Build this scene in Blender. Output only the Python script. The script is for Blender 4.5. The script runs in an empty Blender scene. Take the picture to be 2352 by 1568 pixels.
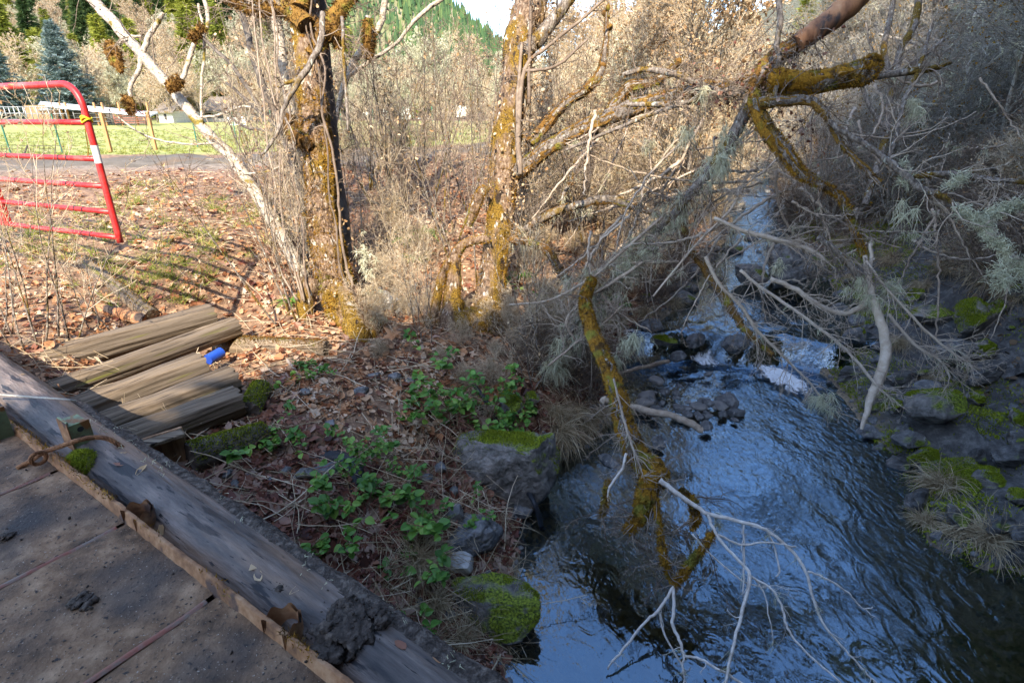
import bpy, bmesh, math
import numpy as np
from mathutils import Vector, Matrix
rng = np.random.default_rng(11)
S = bpy.context.scene
COL = S.collection
PI = math.pi

# ------------------------------------------------------------------ camera frame
TH = math.radians(22.0); CT, ST = math.cos(TH), math.sin(TH)
CAM = np.array([0., 0., 3.4]); F = 1250.0
def ray(px, py):
    xc = (px-1176)/F; yc = (784-py)/F
    return np.array([xc, CT+yc*ST, -ST+yc*CT])
def at(px, py, s): return CAM + ray(px, py)*s            # point at view depth s
def onz(px, py, z):
    r = ray(px, py); return CAM + r*((z-CAM[2])/r[2])
def nrm(v): return v/np.maximum(np.linalg.norm(v, axis=-1, keepdims=True), 1e-9)

# ------------------------------------------------------------------ value noise
_tab = np.random.default_rng(3).random((256, 256))
def vnoise(x, y, sc=1.0, octs=3):
    x = np.asarray(x, float)*sc; y = np.asarray(y, float)*sc
    out = 0; a = 1; tot = 0
    for o in range(octs):
        xi = np.floor(x).astype(int); yi = np.floor(y).astype(int)
        fx = x-xi; fy = y-yi; fx = fx*fx*(3-2*fx); fy = fy*fy*(3-2*fy)
        g = lambda i, j: _tab[(xi+i) % 256, (yi+j) % 256]
        v = (g(0,0)*(1-fx)+g(1,0)*fx)*(1-fy)+(g(0,1)*(1-fx)+g(1,1)*fx)*fy
        out = out+a*(v-.5); tot += a; a *= .5; x = x*2.03+17.3; y = y*2.03+5.1
    return out/tot*2
def sstep(a, b, x):
    t = np.clip((x-a)/(b-a), 0, 1); return t*t*(3-2*t)

# ------------------------------------------------------------------ mesh builder
class MB:
    def __init__(s): s.v = []; s.q = []; s.t = []; s.n = 0
    def add(s, v, q=None, t=None):
        v = np.asarray(v, float).reshape(-1, 3)
        s.v.append(v)
        if q is not None and len(q): s.q.append(np.asarray(q, int).reshape(-1, 4)+s.n)
        if t is not None and len(t): s.t.append(np.asarray(t, int).reshape(-1, 3)+s.n)
        s.n += len(v)
    def mesh(s, name, smooth=True):
        me = bpy.data.meshes.new(name)
        v = np.concatenate(s.v); q = np.concatenate(s.q) if s.q else np.zeros((0,4), int)
        t = np.concatenate(s.t) if s.t else np.zeros((0,3), int)
        me.vertices.add(len(v)); me.vertices.foreach_set('co', v.ravel())
        loops = np.concatenate([q.ravel(), t.ravel()])
        me.loops.add(len(loops)); me.loops.foreach_set('vertex_index', loops)
        tot = np.concatenate([np.full(len(q), 4), np.full(len(t), 3)])
        st = np.concatenate([[0], np.cumsum(tot)[:-1]])
        me.polygons.add(len(tot)); me.polygons.foreach_set('loop_start', st); me.polygons.foreach_set('loop_total', tot)
        me.polygons.foreach_set('use_smooth', np.full(len(tot), smooth))
        me.update(calc_edges=True); me.validate()
        return me
    def build(s, name, mat, parent=None, smooth=True, origin=None):
        if origin is not None: s.v = [np.concatenate(s.v)-np.asarray(origin)]
        me = s.mesh(name, smooth); me.materials.append(mat)
        o = bpy.data.objects.new(name, me); COL.objects.link(o)
        if origin is not None: o.location = origin
        if parent is not None: o.parent = parent
        return o

def tag(o, label=None, cat=None, group=None, kind=None):
    if label: o['label'] = label
    if cat: o['category'] = cat
    if group: o['group'] = group
    if kind: o['kind'] = kind
    return o
def thing(name, label, cat, loc=(0,0,0), group=None):
    o = bpy.data.objects.new(name, None); COL.objects.link(o); o.location = loc
    o.empty_display_size = .2
    return tag(o, label, cat, group)
KIDS = {}
def dup(root, loc, rz=0., sc=1., label=None, group=None, tilt=(0,0), sz=None):
    r = root.copy(); COL.objects.link(r); r.location = loc; r.rotation_euler = (tilt[0], tilt[1], rz)
    r.scale = (sc, sc, sz if sz else sc)
    if label: r['label'] = label
    if group: r['group'] = group
    for ch in KIDS.get(root.name) or list(root.children):
        c = ch.copy(); COL.objects.link(c); c.parent = r
    return r

# ------------------------------------------------------------------ curves and tubes
def tubes(mb, P, R, k=5, cap=True):
    P = np.asarray(P, float); R = np.asarray(R, float)
    if P.ndim == 2: P = P[None]; R = R[None]
    M, n, _ = P.shape
    if M == 0: return
    if cap:
        P = np.concatenate([P[:, :1], P, P[:, -1:]], 1); R = np.concatenate([R[:, :1]*.02, R, R[:, -1:]*.02], 1)
    T = nrm(np.gradient(P, axis=1))
    if cap: T[:, 0] = T[:, 2]; T[:, 1] = T[:, 2]; T[:, -1] = T[:, -3]; T[:, -2] = T[:, -3]
    n = P.shape[1]
    cand = nrm(np.array([[1, .13, .27], [.21, 1, -.17], [.19, .31, 1], [.6, -.6, .5], [-.5, .3, .6]]))
    ref = cand[np.argmin(np.abs(T@cand.T).max(1), axis=1)][:, None, :]
    N = nrm(np.cross(T, np.broadcast_to(ref, T.shape))); B = np.cross(T, N)
    a = np.arange(k)*2*PI/k
    V = P[:, :, None]+R[:, :, None, None]*(np.cos(a)[:, None]*N[:, :, None]+np.sin(a)[:, None]*B[:, :, None])
    i = np.arange(n-1)[:, None]*k; j = np.arange(k)[None]; j2 = (j+1) % k
    q = np.stack([i+j, i+j2, i+k+j2, i+k+j], -1).reshape(-1, 4)
    q = (q[None]+(np.arange(M)*n*k)[:, None, None]).reshape(-1, 4)
    mb.add(V.reshape(-1, 3), q)
def grow(st, d, L, n, wig=.15, grav=0., bend=.0, kink=0.):
    st = np.asarray(st, float); M = len(st); d = nrm(np.asarray(d, float)); L = np.broadcast_to(L, (M,))
    P = np.empty((M, n, 3)); P[:, 0] = st; b = rng.normal(size=(M, 3))*bend
    g = np.broadcast_to(np.asarray(grav, float), (M,))
    for i in range(1, n):
        d = d+rng.normal(size=(M, 3))*wig+b; d[:, 2] += g; d = nrm(d)
        P[:, i] = P[:, i-1]+d*(L/(n-1))[:, None]
    return P
def lens(P): return np.linalg.norm(np.diff(P, axis=1), axis=2).sum(1)
def kids(P, R, k, t0=.15, t1=.98, ang=(.5, 1.1), lf=(.25, .6), rf=.6, n=5, wig=.15, grav=0., bend=0., rmin=.0012, taper=.25, L=None):
    M, m, _ = P.shape
    t = np.clip(rng.uniform(t0, t1, (M, k)), 0, .999)*(m-1); i = t.astype(int); f = (t-i)[..., None]
    r = np.arange(M)[:, None]
    st = P[r, i]*(1-f)+P[r, i+1]*f; tg = nrm(P[r, i+1]-P[r, i])
    rr = R[r, i]*(1-f[..., 0])+R[r, i+1]*f[..., 0]
    pr = nrm(np.cross(tg, rng.normal(size=tg.shape)))
    a = rng.uniform(*ang, (M, k))[..., None]
    d = tg*np.cos(a)+pr*np.sin(a)
    base = lens(P) if L is None else np.broadcast_to(L, (M,))
    ln = base[:, None]*rng.uniform(*lf, (M, k))*(1.1-.6*t/(m-1))
    C = grow(st.reshape(-1, 3), d.reshape(-1, 3), ln.ravel(), n, wig, grav, bend)
    r0 = np.maximum(rr.ravel()*rf*rng.uniform(.6, 1, M*k), rmin)
    CR = r0[:, None]*np.linspace(1, taper, n)[None]; CR = np.maximum(CR, rmin*.7)
    return C, CR
def cr(pts, per=6):
    p = np.asarray(pts, float); p = np.vstack([2*p[0]-p[1], p, 2*p[-1]-p[-2]]); out = []
    for i in range(1, len(p)-2):
        for t in np.linspace(0, 1, per, endpoint=False):
            a, b, c, d = p[i-1], p[i], p[i+1], p[i+2]
            out.append(.5*((2*b)+(-a+c)*t+(2*a-5*b+4*c-d)*t*t+(-a+3*b-3*c+d)*t**3))
    out.append(p[-2]); return np.array(out)
def trace(pts, s0, s1=None, per=5, jit=.006):
    """limb drawn as (x, y, width) seen from the camera, laid at depths s0..s1 -> real 3D centreline and radii"""
    s1 = s0 if s1 is None else s1; pts = np.asarray(pts, float)
    c = np.concatenate([[0], np.cumsum(np.hypot(*np.diff(pts[:, :2], axis=0).T))]); c /= c[-1]
    W = [np.r_[at(x, y, s0+(s1-s0)*u), w*(s0+(s1-s0)*u)/F/2] for (x, y, w), u in zip(pts, c)]
    W = cr(W, per); P = W[:, :3]; R = np.maximum(W[:, 3], .002)
    P = P+rng.normal(size=P.shape)*(jit*.6+R[:, None]*.012); R = R*(1+rng.normal(size=R.shape)*.02)
    return P[None], R[None]
TRK = []
def fuzz(mb, P, R, n, ln=(.01, .03), w=.004, up=0., side=1., taper=True):
    """short moss blades standing on a tube (on the real lumpy surface when the tube is a trunk)"""
    for Pt, Vt in TRK:
        if np.shares_memory(P, Pt):
            o = (P.__array_interface__['data'][0]-Pt.__array_interface__['data'][0])//24; m = P.shape[1]; n = int(n*1.7)
            i = rng.integers(0, m-1, n); j = rng.integers(0, Vt.shape[1], n); f = rng.random((n, 1)); f2 = rng.random((n, 1)); j2 = (j+1) % Vt.shape[1]
            b = (Vt[o+i, j]*(1-f)+Vt[o+i+1, j]*f)*(1-f2)+(Vt[o+i, j2]*(1-f)+Vt[o+i+1, j2]*f)*f2; d = nrm(b-(P[0, i]*(1-f)+P[0, i+1]*f))
            keep = n3(b, 4.5, 3.)+.35*rng.normal(size=n) > -.25; b = b[keep]; d = d[keep]; n = len(b)
            dd = nrm(d*side+rng.normal(size=(n, 3))*.5+np.array([0, 0, up])); s_ = nrm(np.cross(dd, rng.normal(size=(n, 3))))*w*.75
            blades(mb, b-d*.003, dd*rng.uniform(*ln, n)[:, None]*.8, s_); return
    M, m, _ = P.shape; i0 = rng.integers(0, M, n)
    wt = (R[:, :-1]*np.linalg.norm(np.diff(P, axis=1), axis=2)).ravel(); wt = wt/wt.sum()
    idx = rng.choice(len(wt), n, p=wt); c = idx//(m-1); i = idx % (m-1); f = rng.random(n)[:, None]
    p = P[c, i]*(1-f)+P[c, i+1]*f; r = R[c, i]*(1-f[:, 0])+R[c, i+1]*f[:, 0]
    tg = nrm(P[c, i+1]-P[c, i]); d = nrm(np.cross(tg, rng.normal(size=(n, 3))))
    b = p+d*(r*.92)[:, None]; dd = nrm(d*side+rng.normal(size=(n, 3))*.45+np.array([0, 0, up]))
    L = rng.uniform(*ln, n)[:, None]; s = nrm(np.cross(dd, rng.normal(size=(n, 3))))*w
    blades(mb, b, dd*L, s)
def blades(mb, b, dl, s):
    n = len(b); V = np.stack([b-s, b+s, b+dl], 1).reshape(-1, 3)
    mb.add(V, t=np.arange(3*n).reshape(-1, 3))
def leaves(mb, p, nrml, size, curl=.3, wid=.42):
    """curled, folded leaves with a rounded, slightly ragged outline"""
    n = len(p); u = nrm(np.cross(nrml, rng.normal(size=(n, 3)))); v = np.cross(nrml, u); w = nrml
    size = np.broadcast_to(size, (n,))[:, None, None]; c = rng.uniform(-.3, 1, (n, 1))*curl; wd = wid*rng.uniform(.7, 1.25, (n, 1)); roll = rng.uniform(-.8, 1.2, (n, 1))*curl
    tu = np.array([0, .10, .33, .62, .86, 1., .86, .62, .33, .10]); tv = np.array([0, .55, 1, .86, .42, 0, -.42, -.86, -1, -.55])
    U = tu[None]+rng.normal(size=(n, 10))*.045; Vv = tv[None]*wd*(1+rng.normal(size=(n, 10))*.13); Wz = np.abs(Vv)*c*1.6+roll*(U-.4)**2*1.3
    ring = p[:, None]+size*(U[..., None]*u[:, None]+Vv[..., None]*v[:, None]+Wz[..., None]*w[:, None])
    mid = p[:, None]+size*(.48*u[:, None]-.02*w[:, None]); V = np.concatenate([mid, ring], 1).reshape(-1, 3)
    t = np.array([[0, 1+i, 1+(i+1) % 10] for i in range(10)]); mb.add(V, t=(t[None]+(np.arange(n)*11)[:, None, None]).reshape(-1, 3))
def maple(mb, p, nrml, size):
    n = len(p); u = nrm(np.cross(nrml, rng.normal(size=(n, 3)))); v = np.cross(nrml, u); w = nrml
    a = np.arange(12)*2*PI/12; rr = np.array([.95, .42, .9, .36, .7, .3, .22, .3, .7, .36, .9, .42])
    rad = rr[None]*rng.uniform(.8, 1.1, (n, 12)); z = rng.uniform(-.05, .32, (n, 12))*rr[None]
    size = np.broadcast_to(size, (n,))[:, None, None]
    ring = p[:, None]+size*((np.cos(a)*rad)[..., None]*u[:, None]+(np.sin(a)*rad)[..., None]*v[:, None]+z[..., None]*w[:, None])*.6
    V = np.concatenate([p[:, None], ring], 1).reshape(-1, 3)
    t = np.array([[0, 1+i, 1+(i+1) % 12] for i in range(12)])
    mb.add(V, t=(t[None]+(np.arange(n)*13)[:, None, None]).reshape(-1, 3))
def strands(mb, p, k, ln=(.05, .25), r=.0022, spread=.6, n=5, sides=3):
    """hanging beard lichen"""
    st = np.repeat(p, k, 0)+rng.normal(size=(len(p)*k, 3))*.012
    d = rng.normal(size=st.shape)*spread+np.array([0, 0, -.6])
    L = rng.uniform(*ln, len(st))*np.repeat(rng.uniform(.5, 1.2, len(p)), k)
    P = grow(st, d, L, n, .22, -.28); tubes(mb, P, r*np.linspace(1, .4, n)[None]*np.ones((len(st), 1)), sides, cap=False)
def on_curve(P, n):
    M, m, _ = P.shape; c = rng.integers(0, M, n); t = rng.uniform(0, m-1.001, n); i = t.astype(int); f = (t-i)[:, None]
    return P[c, i]*(1-f)+P[c, i+1]*f
def box(mb, c, sx, sy, sz, ax=None, bev=.0):
    """box centred at c, axes ax (3x3 rows), slightly chamfered"""
    ax = np.eye(3) if ax is None else np.asarray(ax, float); h = np.array([sx, sy, sz])/2; b = min(bev, h.min()*.9)
    bm = bmesh.new(); bmesh.ops.create_cube(bm, size=1)
    for v in bm.verts: v.co = Vector((v.co.x*sx, v.co.y*sy, v.co.z*sz))
    if b > 0: bmesh.ops.bevel(bm, geom=bm.edges[:], offset=b, segments=1, affect='EDGES')
    bmesh.ops.triangulate(bm, faces=bm.faces[:]); bm.verts.index_update()
    V = np.array([v.co[:] for v in bm.verts]); T = np.array([[v.index for v in f.verts] for f in bm.faces]); bm.free()
    mb.add(np.asarray(c)+V@ax, t=T)
_ico = {}
def ico(l):
    if l not in _ico:
        bm = bmesh.new(); bmesh.ops.create_icosphere(bm, subdivisions=l, radius=1); bm.verts.index_update()
        _ico[l] = (np.array([v.co[:] for v in bm.verts]), np.array([[v.index for v in f.verts] for f in bm.faces])); bm.free()
    return _ico[l]
def n3(p, sc, seed=0.):
    return (vnoise(p[:,0]+seed, p[:,1]+p[:,2]*.73, sc)+vnoise(p[:,1]+seed*1.7, p[:,2]-p[:,0]*.61, sc))*.5
def rock(mb, c, sx, sy, sz, lev=4, planes=11, rough=.15, rz=None, tilt=.0):
    v, t = ico(lev); v = v.copy()
    for _ in range(planes):
        nn = nrm(rng.normal(size=3)); d = rng.uniform(.5, .86); k = v@nn; m = k > d; v[m] -= nn*((k[m]-d)*.97)[:, None]
    sd = rng.uniform(0, 90); v = v*(1+rough*n3(v, 2.1, sd)+rough*.6*n3(v, 5., sd+9)+rough*.35*n3(v, 11., sd+3))[:, None]
    a = rng.uniform(0, 2*PI) if rz is None else rz
    v = v*np.array([sx, sy, sz]); ct, st = math.cos(tilt), math.sin(tilt)
    v = v@np.array([[ct, 0, -st], [0, 1, 0], [st, 0, ct]])
    v = v@np.array([[math.cos(a), math.sin(a), 0], [-math.sin(a), math.cos(a), 0], [0, 0, 1]])
    mb.add(v+np.asarray(c), t=t)

# ------------------------------------------------------------------ materials
def mat(name, cols, sc=6., det=6., rough=.8, bump=.3, bsc=None, stretch=None, isl=0., obj=0., spec=.3, moss=None, dist=.02, coord='Object', spots=None, metal=0.):
    m = bpy.data.materials.new(name); m.use_nodes = True; nt = m.node_tree; N = nt.nodes; L = nt.links
    bs = N['Principled BSDF']; bs.inputs['Roughness'].default_value = rough; bs.inputs['Specular IOR Level'].default_value = spec
    bs.inputs['Metallic'].default_value = metal
    tc = N.new('ShaderNodeTexCoord'); src = tc.outputs[coord]
    if stretch:
        mp = N.new('ShaderNodeMapping'); mp.inputs['Scale'].default_value = stretch; L.new(src, mp.inputs[0]); src = mp.outputs[0]
    nz = N.new('ShaderNodeTexNoise'); nz.inputs['Scale'].default_value = sc; nz.inputs['Detail'].default_value = det; nz.inputs['Roughness'].default_value = .65
    L.new(src, nz.inputs['Vector'])
    fac = nz.outputs['Fac']
    def add(a, b, k):
        x = N.new('ShaderNodeMath'); x.operation = 'MULTIPLY_ADD'; x.inputs[1].default_value = k; L.new(b, x.inputs[0]); L.new(a, x.inputs[2])
        y = N.new('ShaderNodeMath'); y.operation = 'SUBTRACT'; y.inputs[1].default_value = k*.5; L.new(x.outputs[0], y.inputs[0]); return y.outputs[0]
    if isl:
        g = N.new('ShaderNodeNewGeometry'); fac = add(fac, g.outputs['Random Per Island'], isl)
    if obj:
        oi = N.new('ShaderNodeObjectInfo'); fac = add(fac, oi.outputs['Random'], obj)
    rp = N.new('ShaderNodeValToRGB'); e = rp.color_ramp.elements
    lo, hi = (.32, .68) if not isl else (.12, .88)
    for i, c in enumerate(cols):
        p = lo+(hi-lo)*i/max(1, len(cols)-1)
        el = e[i] if i < 2 else e.new(p)
        el.position = p; el.color = (*c, 1)
    L.new(fac, rp.inputs[0]); colo = rp.outputs[0]
    if spots:                                    # (colour, scale, lo, hi)
        for c2, s2, a2, b2 in spots:
            z = N.new('ShaderNodeTexNoise'); z.inputs['Scale'].default_value = s2; z.inputs['Detail'].default_value = 5; L.new(src, z.inputs['Vector'])
            mr = N.new('ShaderNodeMapRange'); mr.inputs[1].default_value = a2; mr.inputs[2].default_value = b2; L.new(z.outputs['Fac'], mr.inputs[0])
            mx = N.new('ShaderNodeMix'); mx.data_type = 'RGBA'; L.new(mr.outputs[0], mx.inputs[0]); L.new(colo, mx.inputs[6])
            if isinstance(c2[0], tuple):
                z3 = N.new('ShaderNodeTexNoise'); z3.inputs['Scale'].default_value = 75; z3.inputs['Detail'].default_value = 5; L.new(tc.outputs[coord], z3.inputs['Vector']); r3 = N.new('ShaderNodeValToRGB'); r3.color_ramp.elements[0].position = .36; r3.color_ramp.elements[1].position = .64
                r3.color_ramp.elements[0].color = (*c2[0], 1); r3.color_ramp.elements[1].color = (*c2[1], 1); L.new(z3.outputs['Fac'], r3.inputs[0]); L.new(r3.outputs[0], mx.inputs[7])
            else: mx.inputs[7].default_value = (*c2, 1)
            colo = mx.outputs[2]
    if moss:                                     # (colourA, colourB, threshold on up-facing)
        g = N.new('ShaderNodeNewGeometry'); sp = N.new('ShaderNodeSeparateXYZ'); L.new(g.outputs['Normal'], sp.inputs[0])
        z = N.new('ShaderNodeTexNoise'); z.inputs['Scale'].default_value = moss[3]; z.inputs['Detail'].default_value = 6; L.new(tc.outputs['Object'], z.inputs['Vector'])
        x = N.new('ShaderNodeMath'); x.operation = 'MULTIPLY_ADD'; x.inputs[1].default_value = 3.4; L.new(z.outputs['Fac'], x.inputs[0]); L.new(sp.outputs[2], x.inputs[2])
        mr = N.new('ShaderNodeMapRange'); mr.inputs[1].default_value = moss[2]; mr.inputs[2].default_value = moss[2]+.25; L.new(x.outputs[0], mr.inputs[0])
        z2 = N.new('ShaderNodeTexNoise'); z2.inputs['Scale'].default_value = 60; z2.inputs['Detail'].default_value = 4; L.new(tc.outputs['Object'], z2.inputs['Vector'])
        r2 = N.new('ShaderNodeValToRGB'); r2.color_ramp.elements[0].position = .35; r2.color_ramp.elements[1].position = .65
        r2.color_ramp.elements[0].color = (*moss[0], 1); r2.color_ramp.elements[1].color = (*moss[1], 1); L.new(z2.outputs['Fac'], r2.inputs[0])
        mx = N.new('ShaderNodeMix'); mx.data_type = 'RGBA'; L.new(mr.outputs[0], mx.inputs[0]); L.new(colo, mx.inputs[6]); L.new(r2.outputs[0], mx.inputs[7]); colo = mx.outputs[2]
    L.new(colo, bs.inputs['Base Color'])
    if bump:
        bn = N.new('ShaderNodeTexNoise'); bn.inputs['Scale'].default_value = bsc or sc*3; bn.inputs['Detail'].default_value = 8; L.new(src, bn.inputs['Vector'])
        bp = N.new('ShaderNodeBump'); bp.inputs['Strength'].default_value = bump; bp.inputs['Distance'].default_value = dist
        L.new(bn.outputs['Fac'], bp.inputs['Height']); L.new(bp.outputs[0], bs.inputs['Normal'])
    return m
def thin(m, k=.35):
    """let light through leaves, blades and needles"""
    nt = m.node_tree; N = nt.nodes; L = nt.links; bs = N['Principled BSDF']; out = [n for n in N if n.type == 'OUTPUT_MATERIAL'][0]
    tr = N.new('ShaderNodeBsdfTranslucent'); c = bs.inputs['Base Color'].links[0].from_socket; L.new(c, tr.inputs[0])
    mx = N.new('ShaderNodeMixShader'); mx.inputs[0].default_value = k; L.new(bs.outputs[0], mx.inputs[1]); L.new(tr.outputs[0], mx.inputs[2]); L.new(mx.outputs[0], out.inputs[0])
    return m
M = {}
M['bark_moss'] = mat('bark_moss', [(.045,.028,.018), (.17,.11,.07), (.34,.265,.19)], 34, 9, .9, 1., 38, (1,1,.38), spots=[(((.05,.028,.006), (.27,.165,.02)), 3.4, .46, .55), ((.44,.41,.35), 17, .61, .66), ((.03,.02,.014), 11, .60, .66)], dist=.03)
M['bark_grey'] = mat('bark_grey', [(.05,.042,.035), (.17,.14,.115), (.33,.295,.25)], 36, 9, .9, .9, 40, (1,1,.5), spots=[(((.05,.03,.008), (.22,.14,.02)), 5, .54, .62), ((.42,.43,.36), 22, .63, .68)], dist=.02)
M['bark_dark'] = mat('bark_dark', [(.045,.038,.034), (.10,.085,.072), (.17,.15,.13)], 14, 8, .9, .6, 20, (1,1,.4))
M['bark_white'] = mat('bark_white', [(.20,.16,.12), (.40,.35,.28), (.52,.48,.41)], 16, 10, .8, .6, 40, (1,1,1.6), spots=[((.08,.065,.05), 24, .62, .66), ((.05,.04,.03), 7, .66, .69), (((.07,.05,.01), (.26,.2,.03)), 4, .60, .66)])
M['dead_wood'] = mat('dead_wood', [(.16,.075,.04), (.36,.17,.08), (.48,.27,.14)], 6, 8, .75, .5, 18, (1,1,.2), spots=[((.06,.045,.04), 5, .55, .62)])
M['twig_pale'] = mat('twig_pale', [(.20,.145,.10), (.40,.32,.24), (.56,.48,.39)], 20, 5, .75, .2, isl=.3)
M['twig_white'] = mat('twig_white', [(.40,.34,.28), (.60,.54,.47), (.70,.65,.58)], 20, 5, .75, .2)
M['twig_lichen'] = mat('twig_lichen', [(.20,.185,.12), (.36,.34,.23), (.54,.52,.37)], 10, 4, .85, 0, isl=.5, obj=.2)
M['twig_tan'] = mat('twig_tan', [(.23,.17,.10), (.50,.40,.265), (.70,.61,.46)], 8, 4, .8, 0, isl=.6, obj=.15)
M['twig_grey'] = mat('twig_grey', [(.07,.05,.036), (.18,.135,.10), (.36,.29,.22)], 10, 4, .85, 0, isl=.5, obj=.2)
M['twig_hill'] = mat('twig_hill', [(.11,.10,.08), (.28,.26,.215), (.52,.49,.42)], 10, 4, .85, 0, isl=.6, obj=.2)
M['twig_dark'] = mat('twig_dark', [(.045,.036,.03), (.11,.09,.075), (.2,.17,.145)], 10, 4, .85, 0, isl=.5)
M['moss_gold'] = mat('moss_gold', [(.085,.036,.006), (.25,.12,.011), (.37,.20,.016), (.30,.22,.024)], 60, 5, .95, .9, 70, isl=.35, spots=[((.075,.04,.010), 11, .52, .64), ((.19,.17,.025), 6, .55, .66)])
M['moss_brown'] = mat('moss_brown', [(.06,.03,.01), (.17,.085,.018), (.27,.16,.03)], 60, 5, .95, .9, 70, isl=.35, spots=[((.075,.04,.010), 11, .52, .64), ((.19,.17,.025), 6, .55, .66)])
M['moss_green'] = mat('moss_green', [(.07,.09,.008), (.22,.28,.014), (.40,.42,.035)], 60, 5, .95, .9, 70, isl=.4)
M['lichen'] = mat('lichen', [(.36,.35,.22), (.58,.57,.39), (.75,.73,.55)], 10, 3, .95, 0, isl=.5)
M['leaf_dry'] = thin(mat('leaf_dry', [(.08,.03,.015), (.26,.10,.042), (.43,.215,.10), (.54,.345,.205), (.62,.49,.36)], 3, 3, .75, 0, isl=.75, coord='Object'), .2)
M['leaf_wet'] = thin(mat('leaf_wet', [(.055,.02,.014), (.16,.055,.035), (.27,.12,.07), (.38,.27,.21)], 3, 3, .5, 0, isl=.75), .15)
M['leaf_brown'] = mat('leaf_brown', [(.05,.034,.02), (.13,.085,.05), (.24,.17,.105)], 3, 3, .85, 0, isl=.7)
M['leaf_green'] = thin(mat('leaf_green', [(.05,.14,.025), (.12,.28,.045), (.25,.40,.07)], 5, 3, .45, 0, isl=.6, spec=.4), .3)
M['leaf_tan'] = thin(mat('leaf_tan', [(.28,.15,.065), (.48,.32,.165), (.66,.52,.35)], 5, 3, .8, 0, isl=.7), .3)
M['meadow_blades'] = thin(mat('meadow_blades', [(.14,.165,.035), (.26,.28,.065), (.40,.38,.14)], 1, 3, .8, 0, isl=.6), .3)
M['grass_dry'] = thin(mat('grass_dry', [(.22,.16,.09), (.42,.33,.20), (.58,.50,.35)], 4, 3, .8, 0, isl=.6), .25)
M['grass_green'] = thin(mat('grass_green', [(.10,.15,.02), (.26,.30,.05), (.50,.44,.16)], 3, 3, .8, 0, isl=.6), .3)
M['needle_yellow'] = thin(mat('needle_yellow', [(.10,.13,.02), (.24,.27,.035), (.36,.36,.06)], .8, 3, .8, 0, isl=.5, obj=.3), .25)
M['needle_dark'] = thin(mat('needle_dark', [(.018,.04,.014), (.05,.095,.028), (.11,.16,.05)], .8, 3, .8, 0, isl=.5, obj=.3), .2)
M['needle_blue'] = thin(mat('needle_blue', [(.05,.085,.075), (.13,.19,.18), (.34,.43,.43)], .9, 3, .8, 0, isl=.6, obj=.1), .2)
M['rock'] = mat('rock', [(.05,.05,.05), (.15,.15,.148), (.30,.29,.27)], 8, 11, .65, 1., 18, dist=.04, moss=((.03,.045,.006), (.17,.21,.02), 2.62, 2.4), spots=[((.33,.32,.29), 9, .66, .7)])
M['rock_bare'] = mat('rock_bare', [(.045,.047,.05), (.14,.145,.15), (.27,.265,.26)], 9, 11, .55, 1., 22, dist=.04, spots=[((.36,.35,.32), 30, .66, .71)])
M['rock_moss'] = mat('rock_moss', [(.06,.058,.052), (.17,.16,.145), (.32,.29,.26)], 8, 11, .75, 1., 18, dist=.04, moss=((.03,.045,.006), (.22,.27,.02), 2.32, 2.4))
M['rock_white'] = mat('rock_white', [(.20,.18,.15), (.45,.44,.42), (.62,.62,.60)], 5, 9, .8, .8, 14)
M['slate'] = mat('slate', [(.022,.022,.022), (.085,.083,.08), (.24,.235,.225)], 6, 11, .4, 1., 12, (.5,1.4,2.4), dist=.04, moss=((.03,.045,.006), (.20,.25,.02), 2.62, 2.2))
M['timber'] = mat('timber', [(.09,.065,.042), (.27,.205,.135), (.48,.39,.27)], 4, 9, .85, .8, 9, spots=[((.05,.04,.03), 7, .60, .66), ((.16,.17,.02), 2.5, .66, .72)])
M['log_wood'] = mat('log_wood', [(.075,.062,.056), (.19,.155,.135), (.34,.275,.225)], 3.4, 9, .6, .7, 9, spots=[((.04,.035,.035), 6, .60, .66), ((.30,.20,.13), 2.2, .55, .70)])
M['bark_log'] = mat('bark_log', [(.022,.017,.014), (.075,.059,.048), (.20,.165,.135)], 30, 9, .95, 1., 34, dist=.05)
M['mud'] = mat('mud', [(.018,.014,.012), (.05,.038,.03), (.11,.085,.068)], 30, 8, .9, 1., 40)
M['deck'] = mat('deck', [(.06,.034,.018), (.18,.105,.058), (.33,.215,.13)], 7., 12, .85, .7, 60, spots=[((.05,.042,.038), 2.2, .46, .66), ((.03,.025,.022), 60, .60, .68), ((.30,.25,.20), 130, .66, .70)], dist=.008)
M['rust'] = mat('rust', [(.09,.045,.025), (.25,.125,.06), (.38,.23,.13)], 11, 8, .85, .4, 30, spots=[((.08,.05,.04), 6, .58, .64)], dist=.006)
M['seam'] = mat('seam', [(.05,.035,.027), (.15,.10,.07), (.20,.06,.035), (.16,.115,.085), (.09,.075,.11)], 5, 6, .6, .3)
M['green_paint'] = mat('green_paint', [(.13,.12,.07), (.17,.22,.12), (.22,.30,.16)], 14, 7, .6, .3, 40, spots=[((.20,.09,.03), 9, .57, .62)], dist=.004)
M['red_paint'] = mat('red_paint', [(.36,.014,.014), (.52,.022,.022), (.58,.06,.05)], 4, 7, .42, .05, 60, spec=.5, spots=[((.30,.11,.05), 19, .64, .69), ((.60,.14,.11), 3, .58, .72)])
M['white_paint'] = mat('white_paint', [(.72,.72,.70), (.82,.82,.80)], 8, 3, .5, .05)
M['yellow'] = mat('yellow', [(.62,.50,.02), (.75,.62,.03)], 8, 3, .5, .1)
M['black'] = mat('black', [(.012,.013,.016), (.03,.033,.04)], 30, 4, .45, .2)
M['blue_plastic'] = mat('blue_plastic', [(.012,.05,.33), (.02,.08,.42)], 9, 4, .35, .05, spec=.5, spots=[((.3,.32,.36), 30, .69, .72)])
M['galv'] = mat('galv', [(.22,.23,.23), (.36,.37,.37)], 14, 5, .45, .2, metal=.4)
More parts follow.
